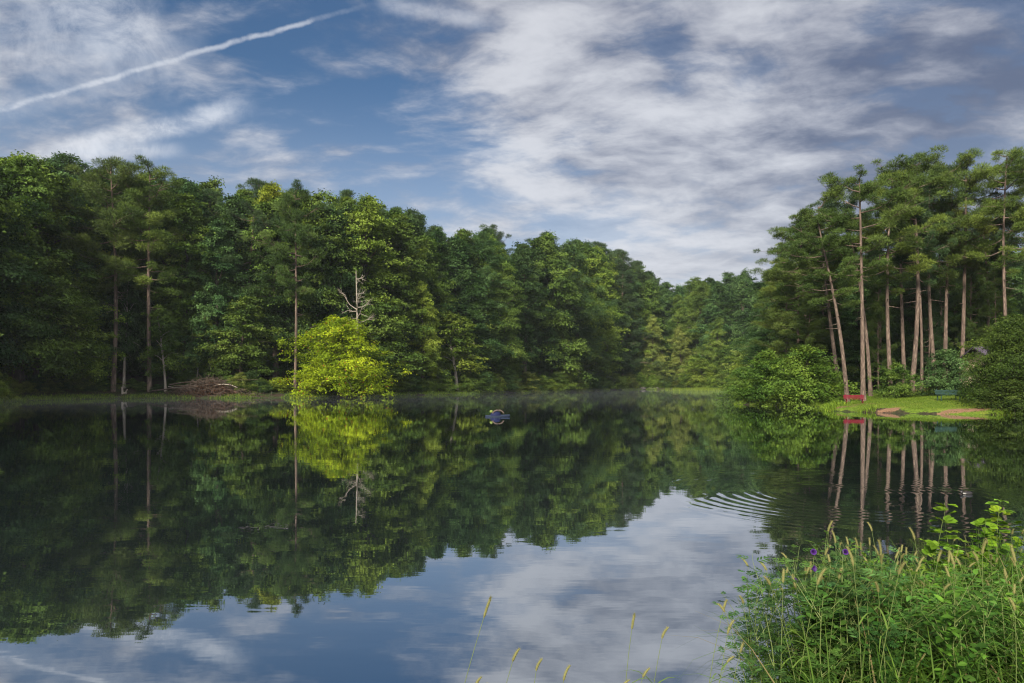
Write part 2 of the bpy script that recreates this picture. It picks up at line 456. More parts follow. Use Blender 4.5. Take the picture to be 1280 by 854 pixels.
# water
RING = (6.45, 13.4)
def water_mat():
    m, n = mat('pond_water'); t = n.new('ShaderNodeTexCoord'); P = t.outputs['Object']
    def rings(c, r0, r1, lam, amp, arc=None):
        q = n.v('SUBTRACT', P, (c[0], c[1], 0.0)); r = n.v('LENGTH', q)
        r = n.m('ADD', r, n.m('MULTIPLY', n.m('SUBTRACT', n.noise(P, .8, 2, .5), .5), .12))
        env = n.m('MULTIPLY', n.step(r, r0 - .5, r0 + .35), n.step(r, r1 - 1.3, r1 + .6, 1, 0))
        return n.m('MULTIPLY', n.m('MULTIPLY', n.m('SINE', n.m('MULTIPLY', r, 2 * math.pi / lam)), env), n.m('MULTIPLY', amp, n.step(n.noise(P, .55, 2, .5), .40, .62, .05, 1)))
    h = n.m('ADD', rings(RING, 1.2, 3.8, .28, .0016), rings((9.1, 13.5), .3, 2.2, .30, .0003))
    sw = n.mapping(P, sc=(.7, 2.0, 1))
    h = n.m('ADD', h, n.m('MULTIPLY', n.noise(sw, 1.1, 3, .5), .0012))
    b = n.new('ShaderNodeBump'); b.inputs['Strength'].default_value = 1; b.inputs['Distance'].default_value = 1.0; n.l.new(h, b.inputs['Height'])
    fr = n.new('ShaderNodeFresnel'); fr.inputs[0].default_value = 1.36; n.l.new(b.outputs[0], fr.inputs[1])
    gl = n.new('ShaderNodeBsdfGlossy'); gl.inputs['Color'].default_value = (.86, .89, .93, 1); gl.inputs['Roughness'].default_value = .012; n.l.new(b.outputs[0], gl.inputs['Normal'])
    df = n.new('ShaderNodeBsdfDiffuse'); n.l.new(n.mix(n.noise(P, .12, 3, .5), (.010, .017, .018), (.016, .022, .020)), df.inputs['Color'])
    mx = n.new('ShaderNodeMixShader'); n.l.new(n.step(fr.outputs[0], 0.0, .75, .55, .97), mx.inputs[0])
    n.l.new(df.outputs[0], mx.inputs[1]); n.l.new(gl.outputs[0], mx.inputs[2])
    return finish(m, n, mx.outputs[0])


wb = B(); wb.add([(-110, -10, 0), (75, -10, 0), (75, 225, 0), (-110, 225, 0)], [[0, 1, 2, 3]])
props(wb.obj('pond_water', water_mat()), kind='structure')


# ------------------------------------------------------------------ trees
def broad_parts(H, Rad, cb, nb, per, nl, lsize, flat=.6, ck=.27, seed=0, peak=.45, droop=0.0):
    """trunk and crown of a broadleaf tree: boughs carry clumps of leaves"""
    r = np.random.default_rng(seed)
    T, C = B(), B()
    lean = r.normal(size=2) * .03 * H
    tz = np.linspace(0, 1, 9); wobx = np.cumsum(r.normal(size=9)) * .012 * H; woby = np.cumsum(r.normal(size=9)) * .012 * H
    wobx -= wobx[0]; woby -= woby[0]
    path = np.stack([lean[0] * tz ** 1.5 + wobx * tz, lean[1] * tz ** 1.5 + woby * tz, tz * H * .93 - .3], 1)
    r0 = .016 * H
    T.tube(path, r0 * (1.25 - tz * 1.15) * np.where(tz == 0, 1.35, 1), 8)
    at = lambda z: np.array([np.interp(z, path[:, 2], path[:, 0]), np.interp(z, path[:, 2], path[:, 1]), z])
    for i in range(nb):
        u = (i + r.random() * .9) / nb                       # 0 at the crown's base, 1 at its top
        z0 = H * (cb + (1 - cb) * u * .93)
        prof = (1 - ((u - peak) / (1.05 - peak if u > peak else peak + .35)) ** 2)
        L = max(.22, prof) ** .7 * Rad * r.uniform(.72, 1.2)
        az = i * 2.39996 + r.normal() * .4
        el = R(2 + 62 * u ** 1.4 + r.normal() * 13)
        a = at(max(z0 - L * .35, .15 * H)); d = np.array([math.cos(az) * math.cos(el), math.sin(az) * math.cos(el), math.sin(el)])
        tt = np.linspace(0, 1, 5)
        bow = a + d * L * tt[:, None] + np.array([0, 0, 1]) * (L * (.16 * np.sin(tt * 3.1) - droop * tt ** 2 * .5))[:, None] + r.normal(size=(5, 3)) * .03 * L * tt[:, None]
        T.tube(bow, r0 * .36 * (1.1 - tt * .95) * (1.05 - .5 * u), 5)
        bt = r.normal() * .22 + .5                           # some boughs are lighter
        for k in range(per):
            f = .35 + .70 * (k + r.random()) / per
            p = np.array([np.interp(min(f, 1), tt, bow[:, j]) for j in range(3)])
            sp_ = L * (.20 + .12 * f)
            p = p + r.normal(size=3) * np.array([sp_, sp_, sp_ * .55]) * .8
            cr = r.uniform(.7, 1.3) * Rad * ck * (1.15 - .35 * f) * (1.12 - .42 * u)
            m = int(nl * (cr / (Rad * ck)) ** 1.5)
            q = unit(r.normal(size=(m, 3))); q[:, 2] = np.where(r.random(m) < .72, np.abs(q[:, 2]), q[:, 2])
            rad = r.random(m) ** .42
            hd = unit(np.array([d[0], d[1], 0])); ov = q * rad[:, None] * cr * (1 + .32 * r.normal(size=(m, 1)))
            el_ = r.uniform(.95, 1.3); fl_ = flat * r.uniform(.85, 1.35)
            pos = p + (ov[:, :1] * hd * el_ + ov[:, 1:2] * np.array([-hd[1], hd[0], 0]) / el_ ** .5) + ov[:, 2:] * np.array([0, 0, fl_])
            rh = np.hypot(pos[:, 0] - p[0], pos[:, 1] - p[1]); pos[:, 2] -= .18 * rh ** 2 / cr
            out = unit(pos - at(p[2] - .8))
            nrm = unit(q * .75 + out * .30 + np.array([0, 0, .48]) + r.normal(size=(m, 3)) * .42)
            ax = unit(out + np.array([0, 0, -.45]) + r.normal(size=(m, 3)) * .6)
            ls = lsize * r.uniform(.65, 1.3, m)
            C.leaves(pos, nrm, ax, ls, ls * r.uniform(.5, .8, m), np.clip(bt + r.normal() * .13, 0, 1))
    return T, C


def pine_parts(H, cb, nb, seed, spread=3.6, bend=.02, stubs=8, low=False, dens=1.0):
    """tall pine: long bare trunk, uneven plates of needles above"""
    r = np.random.default_rng(seed); T, C = B(), B()
    tz = np.linspace(0, 1, 12)
    ang = r.uniform(0, 6.28); bx = np.sin(tz * r.uniform(2, 4)) * bend * H
    path = np.stack([math.cos(ang) * bx, math.sin(ang) * bx, tz * H * .97 - .3], 1)
    r0 = .0090 * H
    T.tube(path, r0 * (1.12 - .85 * tz) * np.where(tz == 0, 1.3, 1), 10)
    at = lambda z: np.array([np.interp(z, path[:, 2], path[:, 0]), np.interp(z, path[:, 2], path[:, 1]), z])
    for i in range(stubs):
        z = H * r.uniform(min(.35, cb), cb + .12); az = r.uniform(0, 6.28); L = r.uniform(.4, 1.5)
        tt = np.linspace(0, 1, 4); d = np.array([math.cos(az), math.sin(az), r.uniform(-.25, .3)])
        T.tube(at(z) + d * L * tt[:, None], .045 * (1.1 - tt), 4)
    for i in range(nb):
        u = (i + r.random()) / nb
        z0 = H * (cb + (.97 - cb) * u)
        L = spread * r.uniform(.45, 1.15) * (1.0 - .62 * max(0, (u - .45) / .55) ** 1.4) * (.55 + .9 * min(1, u / .35) if not low else 1.15 - .3 * u)
        az = i * 2.39996 + r.normal() * .55; el = R(-6 + 38 * u + r.normal() * 9)
        d = np.array([math.cos(az) * math.cos(el), math.sin(az) * math.cos(el), math.sin(el)])
        tt = np.linspace(0, 1, 5)
        bow = at(z0) + d * L * tt[:, None] + np.array([0, 0, 1]) * (L * (-.10 * np.sin(tt * 3.1) + .10 * tt ** 2))[:, None] + r.normal(size=(5, 3)) * .035 * L * tt[:, None]
        T.tube(bow, .055 * (H / 22) * (1.15 - tt * .95), 5)
        bt = .5 + r.normal() * .2
        nt = int(max(2, (1.2 + 1.05 * min(1, u / .5)) * L))
        for k in range(nt):
            f = .42 + .60 * (k + r.random()) / nt
            p = np.array([np.interp(min(f, 1), tt, bow[:, j]) for j in range(3)])
            p = p + r.normal(size=3) * np.array([.26 * L * f, .26 * L * f, .10 * L * f]) * .75
            T.tube(np.stack([np.array([np.interp(min(f, 1) * .8, tt, bow[:, j]) for j in range(3)]), p]), [.02, .008], 3, False)
            cr = r.uniform(.40, .85)
            m = int(250 * (cr / .6) ** 1.5 * dens)
            q = unit(r.normal(size=(m, 3)) + np.array([0, 0, .35]))
            c = p + q * (r.random(m) ** .5)[:, None] * np.array([cr, cr, cr * .48])
            dr = unit(q + np.array([0, 0, .45]) + r.normal(size=(m, 3)) * .5)
            C.blades(c, dr, r.uniform(.16, .34, m), r.uniform(.032, .058, m), np.clip(bt + r.normal() * .1, 0, 1))
    return T, C


PROTO = {}


def proto(key, T, C, bark, leaf, H):
    PROTO[key] = (T.mesh('trunk', M[bark], True), C.mesh('crown', M[leaf]), H)


for i in range(6):
    proto(('broad', i), *broad_parts(22, [4.3, 3.8, 4.6, 3.4, 4.1, 4.3][i], [.20, .28, .18, .32, .10, .24][i], [42, 38, 46, 36, 48, 42][i], 7, [190, 230, 150, 210, 180, 260][i], [.27, .23, .32, .25, .28, .21][i], seed=20 + i, peak=[.45, .4, .38, .5, .3, .42][i], droop=[.2, .1, .35, 0, .4, .2][i]), 'bark', 'leaf', 22)
for i in range(3):     # smaller understorey trees
    proto(('small', i), *broad_parts(10, [3.4, 2.9, 3.8][i], [.16, .24, .10][i], [28, 24, 32][i], 7, 130, .23, seed=40 + i, peak=.38, droop=.25), 'bark', 'leaf', 10)
proto(('slim', 0), *broad_parts(10, 2.5, .30, 22, 6, 80, .28, seed=47, peak=.4, droop=.25), 'pale', 'leaf', 10)
for i in range(3):     # shrubs, leafy to the ground
    proto(('shrub', i), *broad_parts(4, [2.3, 2.1, 2.6][i], [.04, .06, .03][i], [34, 30, 38][i], 7, 85, .16, seed=60 + i, peak=.30, droop=.5), 'bark', 'shrub', 4)
proto(('maple', 0), *broad_parts(10, 5.4, .03, 70, 9, 85, .25, flat=.62, ck=.19, seed=77, peak=.30, droop=.45), 'bark', 'maple', 10)
proto(('rhodo', 0), *broad_parts(8, 4.6, .03, 64, 8, 120, .20, flat=.55, seed=78, peak=.36, droop=.5), 'bark', 'shrub', 8)
for i in range(5):
    proto(('pine', i), *pine_parts(22, [.52, .46, .56, .42, .50][i], [21, 23, 19, 25, 22][i], 80 + i, [3.3, 3.6, 3.0, 3.4, 3.2][i], [.012, .03, .02, .015, .04][i]), 'pinebark', 'needle', 22)
for i in range(2):
    proto(('shorepine', i), *pine_parts(22, .44, 34, 95 + i, 2.9, .012, 8), 'pinebark', 'needle', 22)
for i in range(2):
    proto(('lowpine', i), *pine_parts(20, .16, 54, 90 + i, 3.7, .015, 4, True), 'pinebark', 'needle', 20)

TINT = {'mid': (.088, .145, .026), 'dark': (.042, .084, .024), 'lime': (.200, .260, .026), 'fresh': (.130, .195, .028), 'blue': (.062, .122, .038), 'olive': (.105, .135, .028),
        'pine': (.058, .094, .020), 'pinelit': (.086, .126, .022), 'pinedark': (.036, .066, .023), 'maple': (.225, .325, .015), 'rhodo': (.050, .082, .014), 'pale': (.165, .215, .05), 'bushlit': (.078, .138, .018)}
CATS = {'broad': 'tree', 'small': 'tree', 'slim': 'tree', 'shrub': 'shrub', 'maple': 'tree', 'rhodo': 'shrub', 'pine': 'pine tree', 'lowpine': 'pine tree', 'shorepine': 'pine tree'}


def plant(kind, idx, x, y, top_z=None, H=None, wide=1.0, tint='mid', name='broadleaf_tree', label='', group=None, rz=None, lean=(0, 0), z=None):
    tm, cm, h0 = PROTO[(kind, idx)]
    z0 = zg(x, y) if z is None else z
    if H is None: H = (top_z - z0) * 1.03
    s = H / h0
    o = root(name, (x, y, z0), label, CATS[kind], group, random.uniform(0, 6.28) if rz is None else rz, (s * wide, s * wide, s))
    if lean != (0, 0): o.rotation_euler = (lean[1], lean[0], 0)
    t = bpy.data.objects.new('trunk', tm); c = bpy.data.objects.new('crown', cm)
    for q in (t, c): COL.objects.link(q); q.parent = o
    k = random.uniform(.9, 1.1); b = TINT[tint] if isinstance(tint, str) else tint
    c.color = (b[0] * k * random.uniform(.93, 1.07), b[1] * k, b[2] * k, 1)
    return o


def X(px, y): return (px - 640) / FPX * y
def Z(py, y): return EYE + (HZ - py) / FPX * y


SHORE = [(-160, 58), (-60, 70), (0, 76), (40, 84), (150, 96), (300, 97), (425, 101), (480, 110), (570, 127), (640, 143), (700, 160), (750, 192), (808, 210), (850, 204), (885, 186), (940, 184)]
def shore_y(px): return float(np.interp(px, *zip(*SHORE)))
SKYL = [(-160, 170), (0, 188), (30, 186), (60, 188), (85, 202), (115, 212), (130, 203), (180, 211), (205, 214), (240, 222), (270, 226), (300, 236), (320, 231), (350, 244), (375, 238), (395, 238), (440, 245), (460, 250),
        (500, 268), (530, 268), (560, 283), (600, 291), (620, 290), (640, 306), (680, 294), (720, 301), (745, 309), (775, 316), (800, 335), (825, 347), (860, 346), (890, 341), (930, 338), (960, 345), (1010, 350)]
def sky_y(px): return float(np.interp(px, *zip(*SKYL)))


BL = 'broadleaf_tree'
WOOD = 'trees along the wooded shore'
# kind, idx, px, metres behind the waterline, top py, wide, tint, name, label
front = [
 ('broad', 2, -78, 5, 182, 1.1, 'mid', BL, None), ('broad', 0, -30, 6, 196, 1.05, 'dark', BL, None),
 ('broad', 4, 22, 7, 193, 1.05, 'mid', BL, 'broad leafy tree nearest the frame edge, leafy down to low shore shrubs'),
 ('broad', 1, 70, 9, 206, 1.0, 'fresh', BL, 'tall broadleaf tree between the frame-edge tree and the two bare-trunked shore pines'),
 ('small', 2, 92, 3, 372, 1.0, 'fresh', 'understorey_tree', 'low spreading tree overhanging dark hollow beside the white stump'),
 ('small', 0, 45, 4, 330, 1.2, 'mid', 'understorey_tree', 'low bushy tree over the shrubs nearest the frame edge'),
 ('shorepine', 0, 141, 1.2, 206, 1.0, 'pine', 'pine_tree', 'tall pine with brown trunk standing right behind the white stump'),
 ('shorepine', 1, 187, 1.2, 214, 1.0, 'pinelit', 'pine_tree', 'tall straight pine between the white stump and the brush pile'),
 ('slim', 0, 207, 1.5, 385, .8, 'mid', 'sapling', 'thin young tree with slim trunk at the end of the brush pile'),
 ('slim', 0, 155, 2.5, 330, .6, 'dark', 'sapling', 'thin leaning young tree just behind the white stump pine'),
 ('slim', 0, 246, 5, 404, .7, 'mid', 'sapling', 'slim young tree standing directly behind the brush pile'), ('slim', 0, 264, 6, 396, .7, 'fresh', 'sapling', 'slim young tree just past the middle of the brush pile'),
 ('broad', 0, 118, 15, 214, 1.0, 'dark', BL, 'dark broadleaf tree filling the gap behind the white stump pine'),
 ('broad', 3, 232, 7, 244, 1.05, 'mid', BL, 'layered green tree standing over the brush pile'),
 ('broad', 4, 268, 7, 276, .85, 'blue', BL, 'bluish green tree with low hanging boughs beyond the brush pile'),
 ('small', 1, 300, 4, 372, 1.1, 'mid', 'understorey_tree', 'low understorey tree at the far end of the brush pile'),
 ('broad', 1, 326, 17, 232, .8, 'lime', BL, 'light yellow-green tree crown on the skyline above the brush pile'),
 ('broad', 5, 345, 9, 262, .9, 'dark', BL, 'dark broadleaf tree directly beside the slim pink-trunked pine'),
 ('shorepine', 1, 369, 4, 240, .8, 'pine', 'pine_tree', 'slim pink-trunked pine beside the bright yellow-green maple'),
 ('pine', 4, 315, 10, 262, .9, 'pinedark', 'pine_tree', 'pine with a short stretch of pale trunk deep between brush pile and maple'),
 ('broad', 2, 405, 12, 246, .95, 'mid', BL, 'tall tree rising straight behind the bright yellow-green maple'),
 ('broad', 0, 452, 12, 248, 1.0, 'fresh', BL, 'tall leafy tree behind the bare pale snag'),
 ('small', 0, 470, 6, 372, 1.25, 'mid', 'understorey_tree', 'low green tree at the maple beside the bare snag'),
 ('broad', 3, 500, 10, 270, 1.0, 'mid', BL, 'rounded tree one crown beyond the bare pale snag'),
 ('broad', 4, 528, 5, 352, .85, 'fresh', BL, 'lighter green tree leaning over the water between maple and pale-stemmed young tree'),
 ('broad', 4, 583, 15, 285, .9, 'mid', BL, 'tall rounded tree behind and just before the bluish green tree'),
 ('broad', 1, 545, 13, 286, .95, 'dark', BL, 'dark tall tree behind the lighter leaning tree'),
 ('slim', 0, 571, 3, 392, 1.25, 'fresh', 'sapling', 'young tree with thin pale stem at the water above the blue float'),
 ('broad', 5, 600, 10, 294, .95, 'blue', BL, 'bluish green tall tree behind the pale-stemmed young tree'),
 ('broad', 0, 628, 6, 330, .85, 'mid', BL, 'leafy tree at the shore just beyond the pale-stemmed young tree'),
 ('broad', 3, 655, 8, 306, .9, 'dark', BL, 'dark tree with a leaning trunk showing low at the shore'),
 ('broad', 2, 688, 9, 296, .95, 'mid', BL, 'tall rounded tree at the middle of the far wooded shore'),
 ('broad', 5, 722, 9, 304, .9, 'blue', BL, 'bluish tall tree two crowns before the dark skyline pine'),
 ('broad', 1, 752, 9, 312, .8, 'dark', BL, 'narrow dark tree directly before the dark skyline pine'),
 ('lowpine', 0, 779, 10, 316, .9, 'pinedark', 'pine_tree', 'dark layered pine standing up on the skyline at the end of the tall wood'),
 ('broad', 4, 706, 4, 398, .9, 'fresh', 'understorey_tree', 'light green low tree at the shore below the tall rounded tree'),
 ('broad', 0, 640, 3, 420, .7, 'mid', 'understorey_tree', 'small leafy tree leaning over the far shore shrubs'),
 ('broad', 4, 815, 6, 394, .8, 'pale', BL, 'bright layered tree left of the pinkish-topped tree at the cove'),
 ('broad', 2, 850, 5, 409, .85, 'pale', BL, 'yellowish tree with a pinkish tinge at the head of the cove'),
 ('broad', 1, 893, 8, 398, .85, 'mid', BL, 'pointed mid green tree beyond the pinkish-tinged cove tree'),
 ('small', 2, 925, 4, 424, 1.3, 'mid', 'understorey_tree', 'low rounded tree just behind the big lakeside bushes'),
 ('small', 0, 870, 2, 446, 1.3, 'fresh', 'understorey_tree', 'low olive tree above the pale green reeds'),
 ('small', 1, 838, 2, 452, 1.2, 'pale', 'understorey_tree', 'low dull green tree above the pale rocks at the cove'),
]
nb = 0
for i, (k, idx, px, back, top, wide, tint, nm, lab) in enumerate(front):
    y = shore_y(px) + back
    plant(k, idx, X(px, y), y, Z(top, y), wide=wide, tint=tint, name=nm, group=WOOD if lab is None else 'trees at the edge of the wooded shore',
          label=lab or 'dense green tree of the wood with only part of its crown showing')
# the wood behind them, climbing the hill
DENSE = 'dense tree of the wood with only part of its crown showing between nearer trees'
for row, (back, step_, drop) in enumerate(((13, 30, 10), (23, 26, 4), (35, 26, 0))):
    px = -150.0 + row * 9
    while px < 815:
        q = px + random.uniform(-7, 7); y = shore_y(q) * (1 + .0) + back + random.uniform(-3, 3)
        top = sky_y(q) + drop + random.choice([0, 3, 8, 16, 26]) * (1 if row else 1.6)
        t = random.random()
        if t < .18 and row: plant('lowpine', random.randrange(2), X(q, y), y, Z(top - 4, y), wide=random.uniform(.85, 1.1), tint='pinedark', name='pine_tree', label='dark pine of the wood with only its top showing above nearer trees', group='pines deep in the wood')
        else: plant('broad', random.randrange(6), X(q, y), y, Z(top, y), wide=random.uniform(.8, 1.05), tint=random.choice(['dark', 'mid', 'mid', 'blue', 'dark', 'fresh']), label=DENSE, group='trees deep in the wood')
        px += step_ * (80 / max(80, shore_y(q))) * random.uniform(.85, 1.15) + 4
# far trees at the head of the cove
for row, (back, drop) in enumerate(((22, 8), (38, 0), (55, 2))):
    px = 786.0 + row * 5
    while px < 1000:
        q = px + random.uniform(-4, 4); y = shore_y(q) + back + random.uniform(-4, 4)
        plant('broad', random.randrange(6), X(q, y), y, Z(sky_y(q) + drop + random.uniform(0, 16), y), wide=random.uniform(.8, 1.0), tint=random.choice(['blue', 'mid', 'dark', 'blue']),
              label='hazy distant tree in the tree line beyond the cove', group='distant trees beyond the cove')
        px += random.uniform(16, 24)

# the right shore: tall pines over the lawn. px base, depth, px top, py top, idx, wide, tint, label
PG = 'tall pines over the lawn'
pines = [
 (1059, 59.5, 1022, 262, 4, 1.15, 'pine', 'leaning tall pine whose foot stands behind the red bench'),
 (1079, 59.0, 1074, 212, 0, 1.05, 'pine', 'thickest straight pine rising just behind the red bench'),
 (1088, 64, 1058, 240, 2, .95, 'pinedark', 'slender pine half hidden behind the thickest pine'),
 (1114, 64, 1122, 212, 1, 1.0, 'pinelit', 'pale-trunked pine rising behind the small bush on the lawn'),
 (1131, 69, 1128, 205, 3, .9, 'pinedark', 'thin dark-trunked pine second behind the small lawn bush'),
 (1139, 65, 1146, 192, 2, 1.05, 'pine', 'straight tall pine at the far side of the small lawn bush'),
 (1152, 66, 1140, 220, 4, .7, 'pinedark', 'thinnest leaning pine stem above the red straw bank'),
 (1170, 72, 1166, 204, 1, .95, 'pine', 'pine standing above the red straw bank short of the round dark bush'),
 (1181, 72, 1192, 200, 3, .95, 'pine', 'leaning pine rising directly behind the round dark bush'),
 (1202, 72, 1206, 200, 0, 1.0, 'pinelit', 'straight pine rising over the dark house gable'),
 (1262, 66, 1262, 184, 1, .9, 'pinelit', 'open-crowned pine rising above the big dark rhododendron'),
 (1290, 70, 1286, 190, 2, 1.0, 'pine', 'pine cut by the frame edge above the rhododendron'),
 (1325, 66, 1325, 205, 3, 1.1, 'pine', None), (1230, 82, 1232, 250, 4, 1.0, 'pinedark', 'dark pine behind the house between two brighter pines'),
 (1050, 68, 1024, 246, 3, 1.1, 'pine', 'pine with a long branch reaching out over the cove'),
 (1020, 74, 1004, 264, 1, 1.05, 'pine', 'outer pine of the stand next to the gap over the cove'),
 (1100, 78, 1100, 280, 0, 1.0, 'pinedark', None), (1156, 82, 1158, 275, 2, 1.0, 'pinedark', None),
 (1185, 86, 1180, 270, 1, 1.0, 'pinedark', None),
]
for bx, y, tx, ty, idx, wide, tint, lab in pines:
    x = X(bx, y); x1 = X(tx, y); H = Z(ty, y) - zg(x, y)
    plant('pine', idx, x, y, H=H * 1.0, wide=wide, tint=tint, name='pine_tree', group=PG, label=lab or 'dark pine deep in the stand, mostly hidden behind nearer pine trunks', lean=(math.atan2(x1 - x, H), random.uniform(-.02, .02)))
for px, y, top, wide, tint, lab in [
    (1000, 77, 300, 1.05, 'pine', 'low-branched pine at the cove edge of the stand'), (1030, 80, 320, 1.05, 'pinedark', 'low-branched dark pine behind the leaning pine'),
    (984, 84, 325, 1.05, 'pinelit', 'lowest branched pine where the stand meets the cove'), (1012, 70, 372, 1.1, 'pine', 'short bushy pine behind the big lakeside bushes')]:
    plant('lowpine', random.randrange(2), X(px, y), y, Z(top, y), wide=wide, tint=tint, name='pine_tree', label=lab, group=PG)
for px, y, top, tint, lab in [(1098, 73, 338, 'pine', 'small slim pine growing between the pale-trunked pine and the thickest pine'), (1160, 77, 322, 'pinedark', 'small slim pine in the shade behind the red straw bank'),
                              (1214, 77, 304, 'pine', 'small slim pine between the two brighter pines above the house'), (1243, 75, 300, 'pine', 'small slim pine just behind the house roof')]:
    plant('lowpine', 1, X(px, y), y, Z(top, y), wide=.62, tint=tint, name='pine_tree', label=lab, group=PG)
# dark wood behind the stand
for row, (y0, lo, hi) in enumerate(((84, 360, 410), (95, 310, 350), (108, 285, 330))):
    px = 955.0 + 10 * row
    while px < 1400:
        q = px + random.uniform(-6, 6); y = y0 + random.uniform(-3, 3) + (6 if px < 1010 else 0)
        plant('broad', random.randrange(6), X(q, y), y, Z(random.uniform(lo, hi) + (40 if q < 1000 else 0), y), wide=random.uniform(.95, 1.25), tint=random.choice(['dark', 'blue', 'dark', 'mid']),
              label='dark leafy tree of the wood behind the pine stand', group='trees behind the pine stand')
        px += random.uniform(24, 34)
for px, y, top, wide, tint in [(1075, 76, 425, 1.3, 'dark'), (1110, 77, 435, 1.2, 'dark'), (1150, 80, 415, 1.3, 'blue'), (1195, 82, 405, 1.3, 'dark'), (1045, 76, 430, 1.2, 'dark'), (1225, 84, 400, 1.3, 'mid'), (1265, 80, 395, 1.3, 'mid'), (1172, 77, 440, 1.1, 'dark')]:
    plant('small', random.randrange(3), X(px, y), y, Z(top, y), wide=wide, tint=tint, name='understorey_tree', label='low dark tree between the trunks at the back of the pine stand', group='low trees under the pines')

# shrubs with a look of their own. px, depth, top py, wide, tint, label
for px, y, top, wide, tint, lab, sh, zz in [
    (1008, 62.5, 438, 1.10, 'bushlit', 'big bright green bush hanging over the water beside the lawn', 0, .12),
    (958, 66.5, 441, 1.05, 'bushlit', 'big green bush on the cove side of its twin overhanging the pond', 1, .12),
    (930, 71, 462, 1.0, 'mid', 'smaller bush low over the water at the cove end of the big bushes', 2, .12),
    (1030, 66, 452, .9, 'mid', 'darker bush between the big bright bush and the leaning pine', 2, None),
    (1122, 60.5, 456, 1.05, 'mid', 'small leafy bush on the lawn at the pine feet', 1, None),
    (1185, 59, 441, .95, 'blue', 'dark round clipped-looking bush behind the green bench', 0, None)]:
    plant('shrub', sh, X(px, y), y, Z(top, y), wide=wide, tint=tint, name='shrub', label=lab, z=zz)
plant('rhodo', 0, X(1276, 48.5), 48.5, Z(404, 48.5), wide=.86, tint='rhodo', name='rhododendron', label='big dark rhododendron hiding the cream house at the water edge', rz=1.1)
plant('shrub', 1, X(1248, 50), 50, Z(432, 50), wide=.8, tint='rhodo', name='shrub', label='dark shrub screening the house gable just past the green bench')
plant('shrub', 2, X(1266, 46.5), 46.5, Z(478, 46.5), wide=1.4, tint='rhodo', name='shrub', label='low dark shrub at the water under the big rhododendron', z=.15)
plant('rhodo', 0, X(1345, 50), 50, Z(410, 50), wide=1.0, tint='rhodo', name='rhododendron', label='dark rhododendron cut off by the frame edge', rz=3.0)
plant('small', 2, X(1262, 62), 62, Z(398, 62), wide=1.3, tint='mid', name='understorey_tree', label='light green leafy tree above the house roof')

for x, y, H, wide, tint, sh, lab in ((45.5, 121, 7.0, 1.3, 'pale', 0, 'low pale green bushy tree just past the big lakeside bushes'), (52.5, 150, 9.5, 1.25, 'fresh', 2, 'light green rounded small tree at the inner shore of the cove'),
                                (58, 168, 10.5, 1.3, 'pale', 1, 'rounded yellowish small tree deep in the cove'), (40.5, 100, 5.0, 1.3, 'fresh', 0, 'bushy shoreline tree behind the big lakeside bushes'), (53, 190, 9.0, 1.3, 'fresh', 2, 'light rounded small tree beyond the pale reeds')):
    plant('small', sh, x, y, H=H, wide=wide, tint=tint, name='understorey_tree', label=lab)
plant('maple', 0, X(424, 101.5), 101.5, Z(402, 101.5), wide=1.12, tint='maple', name='maple_tree', label='bright yellow-green maple spreading over the water at the wooded shore', z=.3, rz=.6)
# shoreline shrubs
SG = 'shrubs along the wooded waterline'
px = -70.0
marks = [(60, 'low shrub of the waterline at the frame edge end of the wood'), (200, 'low shrub at the waterline near the white stump'), (310, 'low shrub at the waterline around the brush pile'),
         (380, 'low shrub at the waterline between the brush pile and the maple'), (520, 'low shrub at the waterline just past the maple'), (620, 'low shrub at the waterline near the pale-stemmed young tree'),
         (760, 'low shrub at the waterline of the middle wood'), (1000, 'low shrub at the waterline of the cove')]
while px < 905:
    q = px + random.uniform(-5, 5); y = shore_y(q) + random.uniform(.8, 3.0)
    if not (150 < q < 172 or 176 < q < 290 or 322 < q < 482):
        plant('shrub', random.randrange(3), X(q, y), y, H=random.uniform(1.4, 3.6) * (y / 100) ** .5, wide=random.uniform(.9, 1.5), tint=random.choice(['mid', 'dark', 'fresh', 'olive']), name='shrub', group=SG,
              label=next(l for lim, l in marks if q < lim))
    px += random.uniform(11, 19) * 90 / y + 2
for px, dy, h, wd in ((178, 1.5, 1.3, 1.5), (196, 1.0, 1.1, 1.4), (214, 3.2, 1.5, 1.5), (236, 4.5, 2.4, 1.5), (262, 4.2, 2.2, 1.6), (288, 2.2, 2.0, 1.5), (304, .9, 1.6, 1.5), (318, 1.6, 2.2, 1.5), (330, 1.0, 1.5, 1.5), (346, 1.6, 2.0, 1.5), (130, 2.4, 1.6, 1.5), (166, 2.8, 1.4, 1.4)):
    y = shore_y(px) + dy
    plant('shrub', random.randrange(3), X(px, y), y, H=h, wide=wd, tint=random.choice(['mid', 'fresh', 'dark']), name='shrub', group='low shrubs round the brush pile', label='low green shrub crowding the bank about the brush pile and two bare-trunked pines')
# darker undergrowth a little way in, closing the view under the crowns
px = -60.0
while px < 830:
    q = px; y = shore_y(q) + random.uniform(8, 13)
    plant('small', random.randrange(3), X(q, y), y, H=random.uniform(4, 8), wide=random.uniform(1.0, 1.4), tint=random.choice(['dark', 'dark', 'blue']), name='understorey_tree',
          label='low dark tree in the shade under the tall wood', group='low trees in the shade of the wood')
    px += random.uniform(26, 36) * 90 / y


